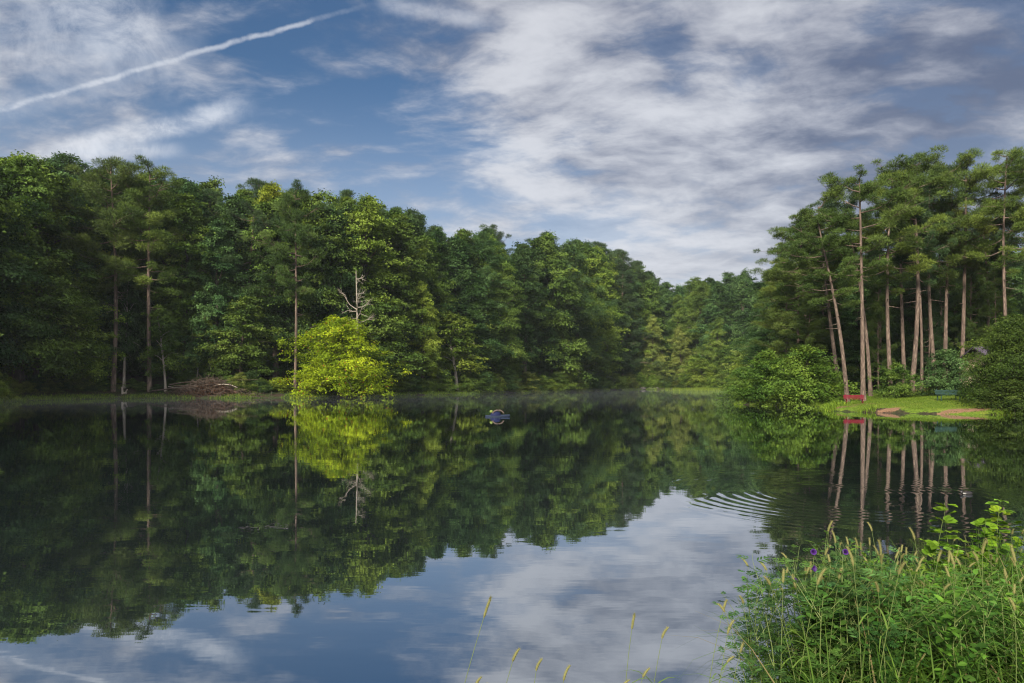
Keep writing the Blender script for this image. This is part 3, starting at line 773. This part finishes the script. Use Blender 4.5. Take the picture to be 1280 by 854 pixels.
# bare snag
def branchy(T, r, base, d, L, rad, depth):
    tt = np.linspace(0, 1, 6); cur = np.cumsum(r.normal(size=(6, 3)) * .05 * L, 0) * tt[:, None]
    up = np.array([0, 0, 1]) * (.25 * L * tt ** 2)[:, None]
    pts = base + d * L * tt[:, None] + cur + up
    T.tube(pts, rad * (1.05 - .8 * tt), 5)
    if depth:
        for _ in range(3):
            k = r.integers(2, 6); dd = unit(d + r.normal(size=3) * .7)
            branchy(T, r, pts[k], dd, L * r.uniform(.35, .6), rad * .5, depth - 1)


r_ = np.random.default_rng(5)
y = 105.0; sx = X(446, y); sz = zg(sx, y); Hs = Z(336, y) - sz
sn = root('dead_tree', (sx, y, sz), 'bare pale dead tree rising out of the yellow-green maple', 'dead tree')
T = B(); tz = np.linspace(0, 1, 8)
T.tube(np.stack([np.sin(tz * 4) * .15, tz * 0, tz * Hs - .3], 1), .26 * (1.1 - .9 * tz), 8); T.obj('trunk', M['pale'], sn, True)
for i in range(13):
    T = B(); f = r_.uniform(.45, .98); az = r_.uniform(0, 6.28)
    branchy(T, r_, np.array([0, 0, f * Hs]), np.array([math.cos(az), math.sin(az), r_.uniform(-.1, .6)]), r_.uniform(1.6, 3.4) * (1.25 - .6 * f), .085, 2)
    T.obj('branch', M['pale'], sn, True)

# brush pile, log and stump on the wooded shore
yb = 96.4; bx0 = X(255, yb)
bp = root('brush_pile', (bx0, yb, .2), 'heap of dead brown branches and twigs lying at the wooded waterline', 'brush pile', sc=(1.15, 1, 1.25))
for i in range(9):
    T = B(); L = r_.uniform(3.5, 7.5); s = r_.uniform(-4.0, 2.2); tt = np.linspace(0, 1, 7)
    pts = np.stack([s + L * (tt - .35), r_.uniform(-1, 1) + tt * r_.normal() * .8, .25 + r_.uniform(0, 1.0) + np.sin(tt * 2.6 + r_.uniform(-.6, .4)) * r_.uniform(-.1, .8) + np.cumsum(r_.normal(size=7)) * .07], 1)
    T.tube(pts, r_.uniform(.045, .10) * (1.1 - .75 * tt), 6); T.obj('branch', M['twig' if i % 5 else 'pale'], bp, True)
T = B()
for i in range(900):
    c = np.array([r_.normal() * 2.4 + .6, r_.normal() * .7, 0]); hh = 1.9 * math.exp(-((c[0] - .8) / 3.2) ** 2) + .25
    c[2] = r_.random() * hh; d = unit(r_.normal(size=3) * np.array([1, .6, .45])); L = r_.uniform(.5, 1.8); tt = np.linspace(0, 1, 4)
    T.tube(c + d * L * (tt - .5)[:, None] + r_.normal(size=(4, 3)) * .05, r_.uniform(.012, .035), 3, False)
props(T.obj('twig_mass', M['twig'], bp), kind='stuff')
T = B()
m = 2500; c = np.stack([r_.normal(size=m) * 2.2 + 1.2, r_.normal(size=m) * .6 - .2, np.zeros(m)], 1)
c[:, 2] = r_.random(m) * (1.5 * np.exp(-((c[:, 0] - 1.3) / 2.6) ** 2) + .1)
T.leaves(c, unit(r_.normal(size=(m, 3)) + np.array([0, -.4, .6])), unit(r_.normal(size=(m, 3))), .22, .13, r_.random(m))
dl = T.obj('withered_leaves', M['weed'], bp); dl['kind'] = 'stuff'; dl.color = (.09, .05, .03, 1)

yl = 95.2; lx = X(150, yl)
lg = root('fallen_log', (lx, yl, .42), 'thin fallen log lying along the wooded waterline below two pines', 'log')
T = B(); tt = np.linspace(-1, 1, 8); T.tube(np.stack([tt * 1.55, tt * .15, np.sin(tt * 2) * .05], 1), .10, 8); T.obj('trunk', M['twig'], lg, True)
for sg in (-1, 1):
    T = B(); tt = np.linspace(0, 1, 4); T.tube(np.stack([.55 + sg * .28 * tt, -.1 - .3 * tt, .03 - .5 * tt], 1), .05, 5); T.obj('branch', M['pale'], lg, True)
st = root('stump', (X(154, yl), yl + .1, .5), 'small pale broken stump with two prongs on the fallen log', 'stump', sc=(1.3, 1.3, 1.3))
T = B(); tt = np.linspace(0, 1, 6)
T.tube(np.stack([-.10 - .08 * tt, 0 * tt, tt * .78], 1), .13 * (1.1 - .4 * tt), 8); T.obj('prong', M['pale'], st, True)
T = B(); T.tube(np.stack([.12 + .25 * tt, .05 * tt, .55 * tt ** .8], 1), .085 * (1.1 - .5 * tt), 7); T.obj('prong', M['pale'], st, True)
T = B(); T.tube(np.stack([-.2 + .5 * tt, 0 * tt, .12 + .05 * tt], 1), .12, 7); T.obj('stump_base', M['pale'], st, True)


def rock(bld, c, s, seed):
    r = np.random.default_rng(seed); nu, nv = 9, 6
    V = []
    for i in range(nv + 1):
        for j in range(nu):
            th = math.pi * i / nv; ph = 2 * math.pi * j / nu
            k = 1 + .14 * math.sin(3 * ph + seed) * math.sin(2 * th) + r.normal() * .06
            V.append((c[0] + s[0] * k * math.sin(th) * math.cos(ph), c[1] + s[1] * k * math.sin(th) * math.sin(ph), c[2] + s[2] * k * math.cos(th)))
    F = [[i * nu + j, i * nu + (j + 1) % nu, (i + 1) * nu + (j + 1) % nu, (i + 1) * nu + j] for i in range(nv) for j in range(nu)]
    bld.add(V, F)


yr = 208.5
for k in range(9):
    T = B(); s = random.uniform(.35, .8); rock(T, (0, 0, 0), (s * 1.4, s, s * .7), 30 + k)
    o = T.obj('rock', M['stone'], loc=(X(798 + k * 2.7, yr), yr + random.uniform(-1.6, .2), .15 + random.uniform(0, .3)))
    props(o, 'pale shore rock in the little heap at the head of the cove', 'rock', 'rocks at the head of the cove')

# ------------------------------------------------------------------ benches, house, float
def bench(name, x, y, rz, mt, label, L=1.8, slats=4, back_tilt=.22):
    b = root(name, (x, y, zg(x, y) + .01), label, 'bench', rz=rz)
    T = B()
    for i in range(4): T.box((0, -.22 + i * .125, .44), (L, .105, .04))
    T.obj('seat', mt, b)
    T = B()
    for i in range(slats): T.box((0, .25 + i * .105 * math.sin(back_tilt), .54 + i * .115), (L, .035, .095), tilt=-back_tilt)
    T.obj('backrest', mt, b)
    for sx in (-1, 1):
        T = B(); q = sx * (L / 2 - .18)
        T.box((q, -.20, .21), (.06, .06, .42)); T.box((q, .22, .21), (.06, .06, .42)); T.box((q, .01, .40), (.055, .40, .045))
        T.box((q, .31, .66), (.05, .05, .52), tilt=-back_tilt)
        T.obj('leg', mt, b)
    return b


bench('park_bench', X(1186, 52.5), 52.5, R(4), M['green_paint'], 'dark green slatted park bench on the lawn facing the pond', 1.85, 3)
bench('park_bench', X(1068, 55.5), 55.5, R(-16), M['red_paint'], 'red bench on the lawn at the foot of the thickest pine', 1.55, 3, .4).scale = (1, .9, .85)

hx, hy = X(1285, 61), 61.0; hz = zg(hx, hy)
hs = root('house', (hx, hy, hz), 'small cream house with dark gabled roof behind the rhododendron', 'house', rz=R(-6))
HW, HD, HH = 4.2, 3.0, 2.0
def wall_box(T, x0, x1, z0, z1, yy, th=.18): T.box(((x0 + x1) / 2, yy, (z0 + z1) / 2), (x1 - x0, th, z1 - z0))
T = B()      # front wall round two windows
wins = [(-2.6, -1.5), (.9, 2.2)]
wall_box(T, -HW, HW, -.3, .9, -HD); wall_box(T, -HW, HW, 2.1, HH, -HD)
for a, b in ((-HW, -2.6), (-1.5, .9), (2.2, HW)): wall_box(T, a, b, .9, 2.1, -HD)
wall_box(T, -HW, HW, -.3, HH, HD)
for sx in (-1, 1):
    T.box((sx * (HW - .09), 0, HH / 2 - .15), (.18, HD * 2 - .18, HH + .3))
    T.add([(sx * (HW - .09), -HD, HH), (sx * (HW - .09), HD, HH), (sx * (HW - .09), 0, HH + 1.15)], [[0, 1, 2]])
T.obj('wall', M['cream'], hs)
for a, b in wins:
    T = B(); cx = (a + b) / 2
    for xx in (a + .04, b - .04, cx): T.box((xx, -HD - .01, 1.5), (.07, .12, 1.2))
    for z_ in (.94, 2.06): T.box((cx, -HD - .012, z_), (b - a, .12, .07))
    wf = T.obj('window', simple('white_frame', (.7, .68, .64), .5), hs)
    T = B(); T.add([(a, -HD + .03, .9), (b, -HD + .03, .9), (b, -HD + .03, 2.1), (a, -HD + .03, 2.1)], [[0, 1, 2, 3]]); T.obj('pane', M['glass'], wf)
T = B(); ov = .45
for sy in (-1, 1):
    n0 = np.array([(-HW - ov, sy * (HD + ov), HH - .12), (HW + ov, sy * (HD + ov), HH - .12), (HW + ov, 0, HH + 1.35), (-HW - ov, 0, HH + 1.35)])
    up = np.array([0, 0, .14]); V = np.vstack([n0, n0 + up])
    T.add(V, [[0, 1, 2, 3], [4, 5, 6, 7], [0, 1, 5, 4], [0, 3, 7, 4], [1, 2, 6, 5]])
rf = T.obj('roof', M['shingle'], hs)
T = B(); T.box((1.2, .6, HH + 1.5), (.7, .5, 1.3)); T.obj('chimney', M['stone'], rf)

yf = 43.5; fx_ = X(622, yf)
fl = root('float', (fx_, yf, 0), 'small blue float with a pale rim drifting on the open pond', 'float', rz=.1)
def lathe(T, prof, sx=1, sy=1, sides=20, off=(0, 0, 0), tone=.5):
    V = [(off[0] + sx * r * math.cos(2 * math.pi * j / sides), off[1] + sy * r * math.sin(2 * math.pi * j / sides), off[2] + z) for r, z in prof for j in range(sides)]
    n = len(prof); F = [[i * sides + j, i * sides + (j + 1) % sides, (i + 1) * sides + (j + 1) % sides, (i + 1) * sides + j] for i in range(n - 1) for j in range(sides)]
    T.add(V, F, tone)
T = B()     # pointed shallow hull
hl = []
for i, t in enumerate(np.linspace(-1, 1, 13)):
    wd = .36 * (1 - abs(t) ** 1.8) + .01
    hl.append([(t * .78, -wd, .06 + .05 * t * t), (t * .78, -wd * .7, -.06), (t * .78, wd * .7, -.06), (t * .78, wd, .06 + .05 * t * t), (t * .78, 0, .13 + .03 * t)])
V = np.array(hl).reshape(-1, 3); F = [[i * 5 + j, i * 5 + (j + 1) % 5, (i + 1) * 5 + (j + 1) % 5, (i + 1) * 5 + j] for i in range(12) for j in range(5)]
T.add(V, F); T.obj('hull', M['greyblue'], fl, True)
T = B(); lathe(T, [(.34, .04), (.36, .12), (.31, .24), (.2, .33), (.06, .36), (.001, .36)], 1, .8, off=(-.12, 0, 0)); T.obj('cover', M['blue'], fl, True)
T = B(); th = np.linspace(.25, math.pi - .25, 12); T.tube(np.stack([.02 + .36 * np.cos(th), 0 * th - .18, .16 + .27 * np.sin(th)], 1), .045, 8); T.obj('rim', M['tan'], fl, True)
T = B(); lathe(T, [(.001, .30), (.07, .31), (.11, .37), (.1, .44), (.05, .49), (.001, .50)], 1, 1, 12, off=(-.40, 0, -.06)); T.obj('knob', M['lime_ball'], fl, True)

T = B(); rock(T, (0, 0, 0), (.10, .055, .045), 3); rock(T, (-.11, 0, .03), (.035, .03, .035), 4)
props(T.obj('floating_debris', M['dark'], loc=(X(1209, 13.4), 13.4, .012)), 'small dark lump breaking the surface among the reflected pine trunks', 'debris')

# drifting twigs and leaves on the pond
for k, (px, py, L) in enumerate(((322, 661, .55), (350, 658, .35))):
    yy = EYE * FPX / (py - HZ); T = B(); tt = np.linspace(-1, 1, 6)
    T.tube(np.stack([tt * L / 2, np.cumsum(r_.normal(size=6)) * .05, -.004 + r_.normal(size=6) * .004], 1), .0045, 5)
    for j in range(12):
        c = np.array([[r_.uniform(-L / 2, L / 2), r_.normal() * .1, .014]]); T.leaves(c, unit(np.array([[0, 0, 1.]]) + r_.normal(size=(1, 3)) * .1), unit(r_.normal(size=(1, 3)) * np.array([1, 1, 0])), .06, .035, .5)
    props(T.obj('driftwood', M['dark'], loc=(X(px, yy), yy, .006)), 'thin drifting twig with leaves on the still pond', 'driftwood', 'twigs drifting on the pond')

# ------------------------------------------------------------------ grass
def blade_field(xs, ys, hmin, hmax, wd, bend, r, seg=3, lean=None):
    """arching grass blades, each a tapering strip"""
    n = len(xs); zz = height(xs, ys) - .02
    az = r.uniform(0, 6.283, n); L = r.uniform(hmin, hmax, n); bd = bend * r.uniform(.3, 1.4, n)
    d = np.stack([np.cos(az), np.sin(az), np.zeros(n)], 1); sd = np.stack([-np.sin(az), np.cos(az), np.zeros(n)], 1)
    b0 = np.stack([xs, ys, zz], 1); rows = []
    for i in range(seg + 1):
        t = i / seg; ang = bd * t
        p = b0 + d * (L * t * np.sin(ang))[:, None] + np.array([0, 0, 1]) * (L * t * np.cos(ang * .9))[:, None]
        wv = sd * (wd * (1 - t ** 1.6) + .0006)
        rows += [p - wv, p + wv]
    V = np.stack(rows, 1); k = 2 * (seg + 1)
    F = np.concatenate([np.arange(n)[:, None] * k + np.array([[2 * i, 2 * i + 1, 2 * i + 3, 2 * i + 2]]) for i in range(seg)])
    T = B(); tone = r.random(n); T.add(V.reshape(-1, 3), F, np.tile(tone, seg))
    return T


r2 = np.random.default_rng(11)
# mown lawn
xs = r2.uniform(23, 44, 90000); ys = r2.uniform(45, 66, 90000)
keep = (lawn_mask(xs, ys) > .45) & (np.maximum.reduce([patch(xs, ys, 31.8, 47.4, 3.2, .6), patch(xs, ys, 27.3, 49.3, 1.3, .5), patch(xs, ys, 27.6, 54, 1.7, .45), patch(xs, ys, 34.5, 46.8, 1.4, .5)]) < .6 + .5 * wob(xs, ys, 5, 1))
o = blade_field(xs[keep], ys[keep], .04, .12, .010, .8, r2, 2).obj('lawn_grass', M['weed']); o.color = (.10, .16, .016, 1); props(o, 'short bright green lawn grass by the pond', 'grass', kind='stuff')
# rank grass along the far waterlines
qx, qy = [], []
for (x0, y0), (x1, y1) in zip(POND[13:], POND[14:]):
    L = math.hypot(x1 - x0, y1 - y0); n = int(L * 170) if y0 > 44 else 0
    t = r2.random(n); off = np.abs(r2.normal(size=n)) * .8 - .15
    nx, ny = (y1 - y0) / L, -(x1 - x0) / L
    qx.append(x0 + (x1 - x0) * t + nx * off * 1); qy.append(y0 + (y1 - y0) * t + ny * off * 1)
qx, qy = np.concatenate(qx), np.concatenate(qy); sd = shore_dist(qx, qy)
keep = (sd > -.25) & (wob(qx, qy, .7, 3) > -.35); bare = np.maximum(patch(qx, qy, 31, 47.6, 3.4, 1.8), patch(qx, qy, 27.2, 49, 1.3, .8)) > .5
keep &= ~bare
o = blade_field(qx[keep], qy[keep], .15, .55, .018, .9, r2, 2).obj('shore_grass', M['weed']); o.color = (.13, .21, .022, 1); props(o, 'rank green grass along the far waterline', 'grass', kind='stuff')
# reeds at the cove
n = 3500; xs = X(880, 172) + r2.normal(size=n) * 4.2; ys = 174 + r2.normal(size=n) * 2.2
T = B(); b0 = np.stack([xs, ys, np.full(n, -.05)], 1); d = unit(r2.normal(size=(n, 3)) * .3 + np.array([0, 0, 1])); T.blades(b0, d, r2.uniform(.5, 1.3, n), .05, r2.random(n))
o = T.obj('reeds', M['weed']); o.color = (.14, .20, .03, 1); props(o, 'pale green reeds standing in the shallows of the cove', 'reeds', kind='stuff')

# ------------------------------------------------------------------ the near bank
def bank_points(n, r, x0, x1, y0, y1, f=None):
    out = []
    while len(out) < n:
        x, y_ = r.uniform(x0, x1), r.uniform(y0, y1)
        if shore_dist(x, y_)[0] < .02 or x / y_ > .95: continue
        if f and not f(x, y_): continue
        out.append((x, y_))
    return out


WEEDS = lambda x, y_: x / y_ > .335 + .03 * math.sin(y_ * 5) and y_ > 3.0
pts = np.array(bank_points(6500, r2, 1.1, 6.6, 3.0, 7.2, lambda x, y_: WEEDS(x, y_) and x / y_ > .375 + .05 * random.random()))
o = blade_field(pts[:, 0], pts[:, 1], .35, .85, .0055, 1.35, r2, 5).obj('bank_grass', M['blade']); o.color = (.048, .10, .013, 1)
props(o, 'dense arching green grass on the near bank', 'grass', kind='stuff')


def foxtail_parts(seed, H):
    r = np.random.default_rng(seed); tt = np.linspace(0, 1, 8); bx = r.uniform(.03, .16) * H
    path = np.stack([bx * tt ** 2, np.zeros(8), H * tt], 1)
    S_ = B(); S_.tube(path, .0020 * (1.2 - .6 * tt), 4)
    Hd = B(); L = r.uniform(.048, .078); d0 = unit(path[-1] - path[-2]); nod = r.uniform(.1, .8)
    t2 = np.linspace(0, 1, 7); hp = path[-1] + d0 * L * t2[:, None] + np.array([nod, 0, -.25 * nod]) * (L * t2 ** 2)[:, None] * .5
    Hd.tube(hp, [.0058][0] * np.array([.6, .95, 1, 1, .95, .8, .4]), 7)
    n = 240; f = r.random(n); c = np.stack([np.interp(f, t2, hp[:, j]) for j in range(3)], 1)
    q = unit(np.cross(r.normal(size=(n, 3)), d0)); Hd.blades(c + q * .003, unit(q * .75 + d0 * .8), r.uniform(.007, .013, n), .0012, r.random(n))
    Lf = B()
    for k in range(3):
        zf = r.uniform(.25, .75); b = np.array([np.interp(zf, tt, path[:, j]) for j in range(3)]); az = r.uniform(0, 6.28); LL = r.uniform(.16, .30)
        rows = []
        for i in range(6):
            t = i / 5; p = b + np.array([math.cos(az), math.sin(az), 0]) * LL * t * .8 + np.array([0, 0, 1]) * LL * (.75 * t - .75 * t * t)
            wv = np.array([-math.sin(az), math.cos(az), 0]) * .0045 * (1 - t ** 2); rows += [p - wv, p + wv]
        Lf.add(rows, [[2 * i, 2 * i + 1, 2 * i + 3, 2 * i + 2] for i in range(5)], .5)
    return S_.mesh('stem', M['stem'], True), Hd.mesh('seed_head', M['head']), Lf.mesh('foliage', M['weed'])


FOX = [(foxtail_parts(200 + i, h), h) for i, h in enumerate((.75, .85, .8, .9, .7, .95))]


def foxtail(x, y_, H, k, label, group, rz, lean=0.0, z0=None):
    (a, b, c), h0 = FOX[k]; s = H / h0
    o = root('foxtail_grass', (x, y_, zg(x, y_) if z0 is None else z0), label, 'grass stem', group, rz, (1, 1, s)); o.rotation_euler = (0, lean, rz)
    for nm, me in (('stem', a), ('seed_head', b), ('foliage', c)):
        q = bpy.data.objects.new(nm, me); COL.objects.link(q); q.parent = o
        if nm == 'foliage': q.color = (.10, .16, .03, 1)
        if nm == 'seed_head': q.scale = (1, 1, 1)


def cap(x, y_, extra=0):     # how tall the bank's growth stands here
    px = 640 + FPX * x / y_
    return max(.3, Z(float(np.interp(px, [900, 930, 1000, 1040, 1080, 1150, 1210, 1290], [770, 715, 692, 668, 690, 705, 695, 700])) - extra, y_) - zg(x, y_))


# lone stems rising over the open water: px of the head, py of its tip, depth
lone = [(583, 740, 3.3, 'tallest lone foxtail stem in front of the open water, leaning outward'), (606, 808, 3.3, 'short lone foxtail stem next to the tallest one over the water'), (655, 820, 3.35, 'low lone foxtail head third along the open water'),
        (640, 848, 3.2, 'foxtail head barely rising over the frame bottom'), (687, 834, 3.4, 'thin low foxtail head in mid water'), (743, 840, 3.4, 'small dark foxtail head below the tall pair'), (769, 772, 3.5, 'tall bowed foxtail first of the pair over pale water'),
        (770, 830, 3.4, 'dark short foxtail under the bowed one'), (813, 777, 3.5, 'tall thin foxtail second of the pair over pale water'), (876, 748, 3.6, 'tall upright foxtail just short of the weed bank'), (893, 775, 3.6, 'thin bare-looking foxtail beside the upright one'),
        (875, 810, 3.5, 'short foxtail crowded at the foot of the upright one'), (905, 800, 3.6, 'foxtail at the edge of the weed bank'), (557, 842, 3.2, 'low green stem tip at the frame bottom below the tallest lone foxtail')]
for k, (px, py, yy, lab) in enumerate(lone):
    x = X(px, yy); gz = zg(x, yy); H = max(.25, Z(py, yy) - gz - .07)
    ln = .16 if px == 583 else random.uniform(-.06, .06)
    foxtail(x - math.sin(ln) * H, yy, H, k % 6, lab, None, 0 if ln > 0 else math.pi if random.random() < .5 else 0, ln)
FG = 'foxtails in the weed bank'
fp = bank_points(120, r2, 1.2, 6.6, 3.2, 7.2, lambda x, y_: WEEDS(x, y_) and x / y_ < .82)
for k, (x, y_) in enumerate(fp):
    foxtail(x, y_, max(.35, min(random.uniform(.6, 1.05), cap(x, y_, random.choice([-20, -5, 5, 15, 40])) - .06)), k % 6, 'foxtail grass with tan seed head among the dense weeds of the near bank', FG, random.uniform(0, 6.28), random.uniform(-.12, .12))


def leafset(T, c, d, n, L, W, r, tone=.5, pinnate=0):
    """one leaf (or a pinnate spray of leaflets) from c along d with normal n"""
    sd = np.cross(n, d)
    def one(c, d, sd, L, W):
        prof = ((0, .02), (.25, .85), (.55, 1), (.8, .6), (1, .03))
        rows = []
        for t, wv in prof:
            p = c + d * L * t - n * L * .18 * t * t; rows += [p - sd * W * .5 * wv + n * W * .12 * wv, p, p + sd * W * .5 * wv + n * W * .12 * wv]
        T.add(rows, [[3 * i + j, 3 * i + j + 1, 3 * i + j + 4, 3 * i + j + 3] for i in range(4) for j in (0, 1)], tone)
    if not pinnate: return one(c, d, sd, L, W)
    for i in range(pinnate):
        t = .25 + .6 * i / pinnate
        for sg in (-1, 1): one(c + d * L * t - n * L * .1 * t * t, unit(d * .75 + sd * sg * .85), unit(sd * .75 * 1 - d * sg * .85), L * .42 * (1.1 - .5 * t), W)
    one(c + d * L * .6, d, sd, L * .45, W)


def weed_parts(seed, H, kind):
    r = np.random.default_rng(seed); S_, L_ = B(), B()
    def shoot(base, d, LL, rad, nleaf, depth):
        tt = np.linspace(0, 1, 7); pts = base + d * LL * tt[:, None] + np.cumsum(r.normal(size=(7, 3)) * .012 * LL, 0) + np.array([0, 0, .10 * LL]) * (tt ** 2)[:, None]
        S_.tube(pts, rad * (1.1 - .8 * tt), 5)
        for k in range(nleaf):
            f = .12 + .88 * (k + r.random() * .6) / nleaf; c = np.array([np.interp(f, tt, pts[:, j]) for j in range(3)])
            az = k * 2.4 + r.normal() * .3; ax = unit(np.array([math.cos(az), math.sin(az), r.uniform(-.1, .7)]))
            nrm = unit(np.cross(np.cross(ax, np.array([0, 0, 1.])), ax) + r.normal(size=3) * .25); nrm = unit(nrm - ax * (nrm @ ax))
            tone = float(np.clip(.35 + .4 * f + r.normal() * .12, 0, 1))
            if kind == 'mugwort': leafset(L_, c, ax, nrm, r.uniform(.06, .10), .0105, r, tone, 3)
            elif kind == 'herb': leafset(L_, c, ax, nrm, r.uniform(.036, .072), r.uniform(.016, .032), r, tone)
            else:
                for sg in (-.7, 0, .7):
                    dd = unit(ax * math.cos(sg) + np.cross(nrm, ax) * math.sin(sg)); leafset(L_, c + ax * .03, dd, nrm, r.uniform(.055, .080), r.uniform(.046, .066), r, tone)
        if depth:
            for k in range(6):
                f = r.uniform(.25, .9); c = np.array([np.interp(f, tt, pts[:, j]) for j in range(3)]); az = r.uniform(0, 6.28)
                shoot(c, unit(np.array([math.cos(az) * .7, math.sin(az) * .7, .8])), LL * r.uniform(.22, .42), rad * .55, max(5, nleaf // 3), depth - 1)
    shoot(np.zeros(3), unit(np.array([r.normal() * .08, r.normal() * .08, 1])), H * .9, .0042, {'mugwort': 26, 'herb': 40, 'vine': 26}[kind], 0 if kind == 'vine' else 1)
    return S_.mesh('stem', M['stem'], True), L_.mesh('foliage', M['weed']), H


WEED = {k: [weed_parts(300 + 10 * j + i, .9, k) for i in range(4)] for j, k in enumerate(('mugwort', 'herb', 'vine'))}


def weed(kind, x, y_, H, label, group, tint, name):
    a, b, h0 = random.choice(WEED[kind]); s = H / h0
    o = root(name, (x, y_, zg(x, y_) - .01), label, 'weed', group, random.uniform(0, 6.28), (max(.8, s), max(.8, s), s)); o.rotation_euler = (random.uniform(-.12, .12), random.uniform(-.12, .12), random.uniform(0, 6.28))
    for nm, me in (('stem', a), ('foliage', b)):
        q = bpy.data.objects.new(nm, me); COL.objects.link(q); q.parent = o
        if nm == 'foliage': k = random.uniform(.62, 1.22); q.color = (tint[0] * k * random.uniform(.8, 1.15), tint[1] * k, tint[2] * k * random.uniform(.8, 1.8), 1)


for x, y_ in bank_points(58, r2, 1.2, 3.6, 3.4, 6.2, lambda x, y_: .35 < x / y_ < .56):
    weed('mugwort', x, y_, min(cap(x, y_, 8) * random.uniform(.8, 1.05), 1.15) * random.uniform(.75, 1), 'feathery-leaved weed at the water end of the near bank', 'feathery weeds on the near bank', (.045, .10, .020), 'feathery_weed')
for x, y_ in bank_points(125, r2, 1.6, 6.6, 3.4, 7.2, lambda x, y_: .44 < x / y_ < .84):
    weed('herb', x, y_, min(cap(x, y_) * random.uniform(.75, 1), 1.2), 'leafy green weed among the foxtails of the near bank', 'leafy weeds on the near bank', (.066, .145, .014), 'leafy_weed')
for px, py, yy in ((1158, 660, 6.0), (1172, 690, 6.0), (1198, 650, 6.1), (1212, 668, 6.2), (1206, 690, 6.0), (1240, 645, 6.3), (1248, 672, 6.3), (1262, 660, 6.4), (1225, 690, 6.1), (1275, 668, 6.5), (1185, 700, 5.8), (1290, 650, 6.6), (1140, 720, 5.7), (1235, 715, 5.9)):
    yy -= .45; x = X(px, yy); weed('vine', x, yy, max(.4, Z(py - 24, yy) - zg(x, yy)), 'climbing vine with round bright yellow-green leaves topping the near bank', 'bright vines on the near bank', (.12, .22, .014), 'vine')
for px, py, yy, lab in ((1017, 690, 4.9, 'palest purple flower, topmost over the weeds'), (1018, 711, 4.8, 'purple flower second from the top of the weeds'), (993, 726, 4.7, 'purple flower nearest the water in the weeds'), (1057, 690, 5.0, 'small purple flower beside the topmost one'),
                        (1062, 724, 4.8, 'upper of two close purple flowers in the weeds'), (1061, 733, 4.7, 'lower of two close purple flowers in the weeds')):
    yy = 4.25; x = X(px, yy); o = root('purple_flower', (x, yy, Z(py, yy)), lab, 'flower'); o.rotation_euler = (R(70), 0, random.uniform(-.5, .5))
    T = B(); lathe(T, [(.002, -.03), (.005, -.012), (.012, -.002), (.017, .004), (.019, .003)], sides=15); T.obj('petal', M['purple'], o, True)
    T = B(); zz = max(.1, Z(py, yy) - zg(x, yy)) * .8; tt = np.linspace(0, 1, 5); T.tube(np.stack([.02 * np.sin(tt * 3), -zz * tt * math.sin(R(70)) , -.03 - zz * tt * math.cos(R(70))], 1), .0016, 4); T.obj('stem', M['stem'], o)
T = B(); rock(T, (0, 0, 0), (.16, .12, .09), 9)
xr, yr_ = X(1272, 4.75), 4.75
props(T.obj('stone', M['stone'], loc=(xr, yr_, zg(xr, yr_) + .05)), 'pale stone half hidden in the grass of the near bank', 'stone')

# ------------------------------------------------------------------ air
def haze_box(name, lo, hi, dens, col):
    m, n = mat(name); v = n.new('ShaderNodeVolumePrincipled'); v.inputs['Color'].default_value = col; v.inputs['Density'].default_value = dens; v.inputs['Anisotropy'].default_value = .1
    o = n.new('ShaderNodeOutputMaterial'); n.l.new(v.outputs[0], o.inputs['Volume'])
    T = B(); (x0, y0, z0), (x1, y1, z1) = lo, hi
    T.add([(x0, y0, z0), (x1, y0, z0), (x1, y1, z0), (x0, y1, z0), (x0, y0, z1), (x1, y0, z1), (x1, y1, z1), (x0, y1, z1)], [[0, 3, 2, 1], [4, 5, 6, 7], [0, 1, 5, 4], [1, 2, 6, 5], [2, 3, 7, 6], [3, 0, 4, 7]])
    return props(T.obj(name, m), kind='stuff')

haze_box('haze', (-140, -12, -3.2), (180, 275, 52), .00012, (.80, .87, .96, 1))
haze_box('mist', (-98, 58, .02), (68, 212, .6), .0008, (.85, .90, .97, 1))
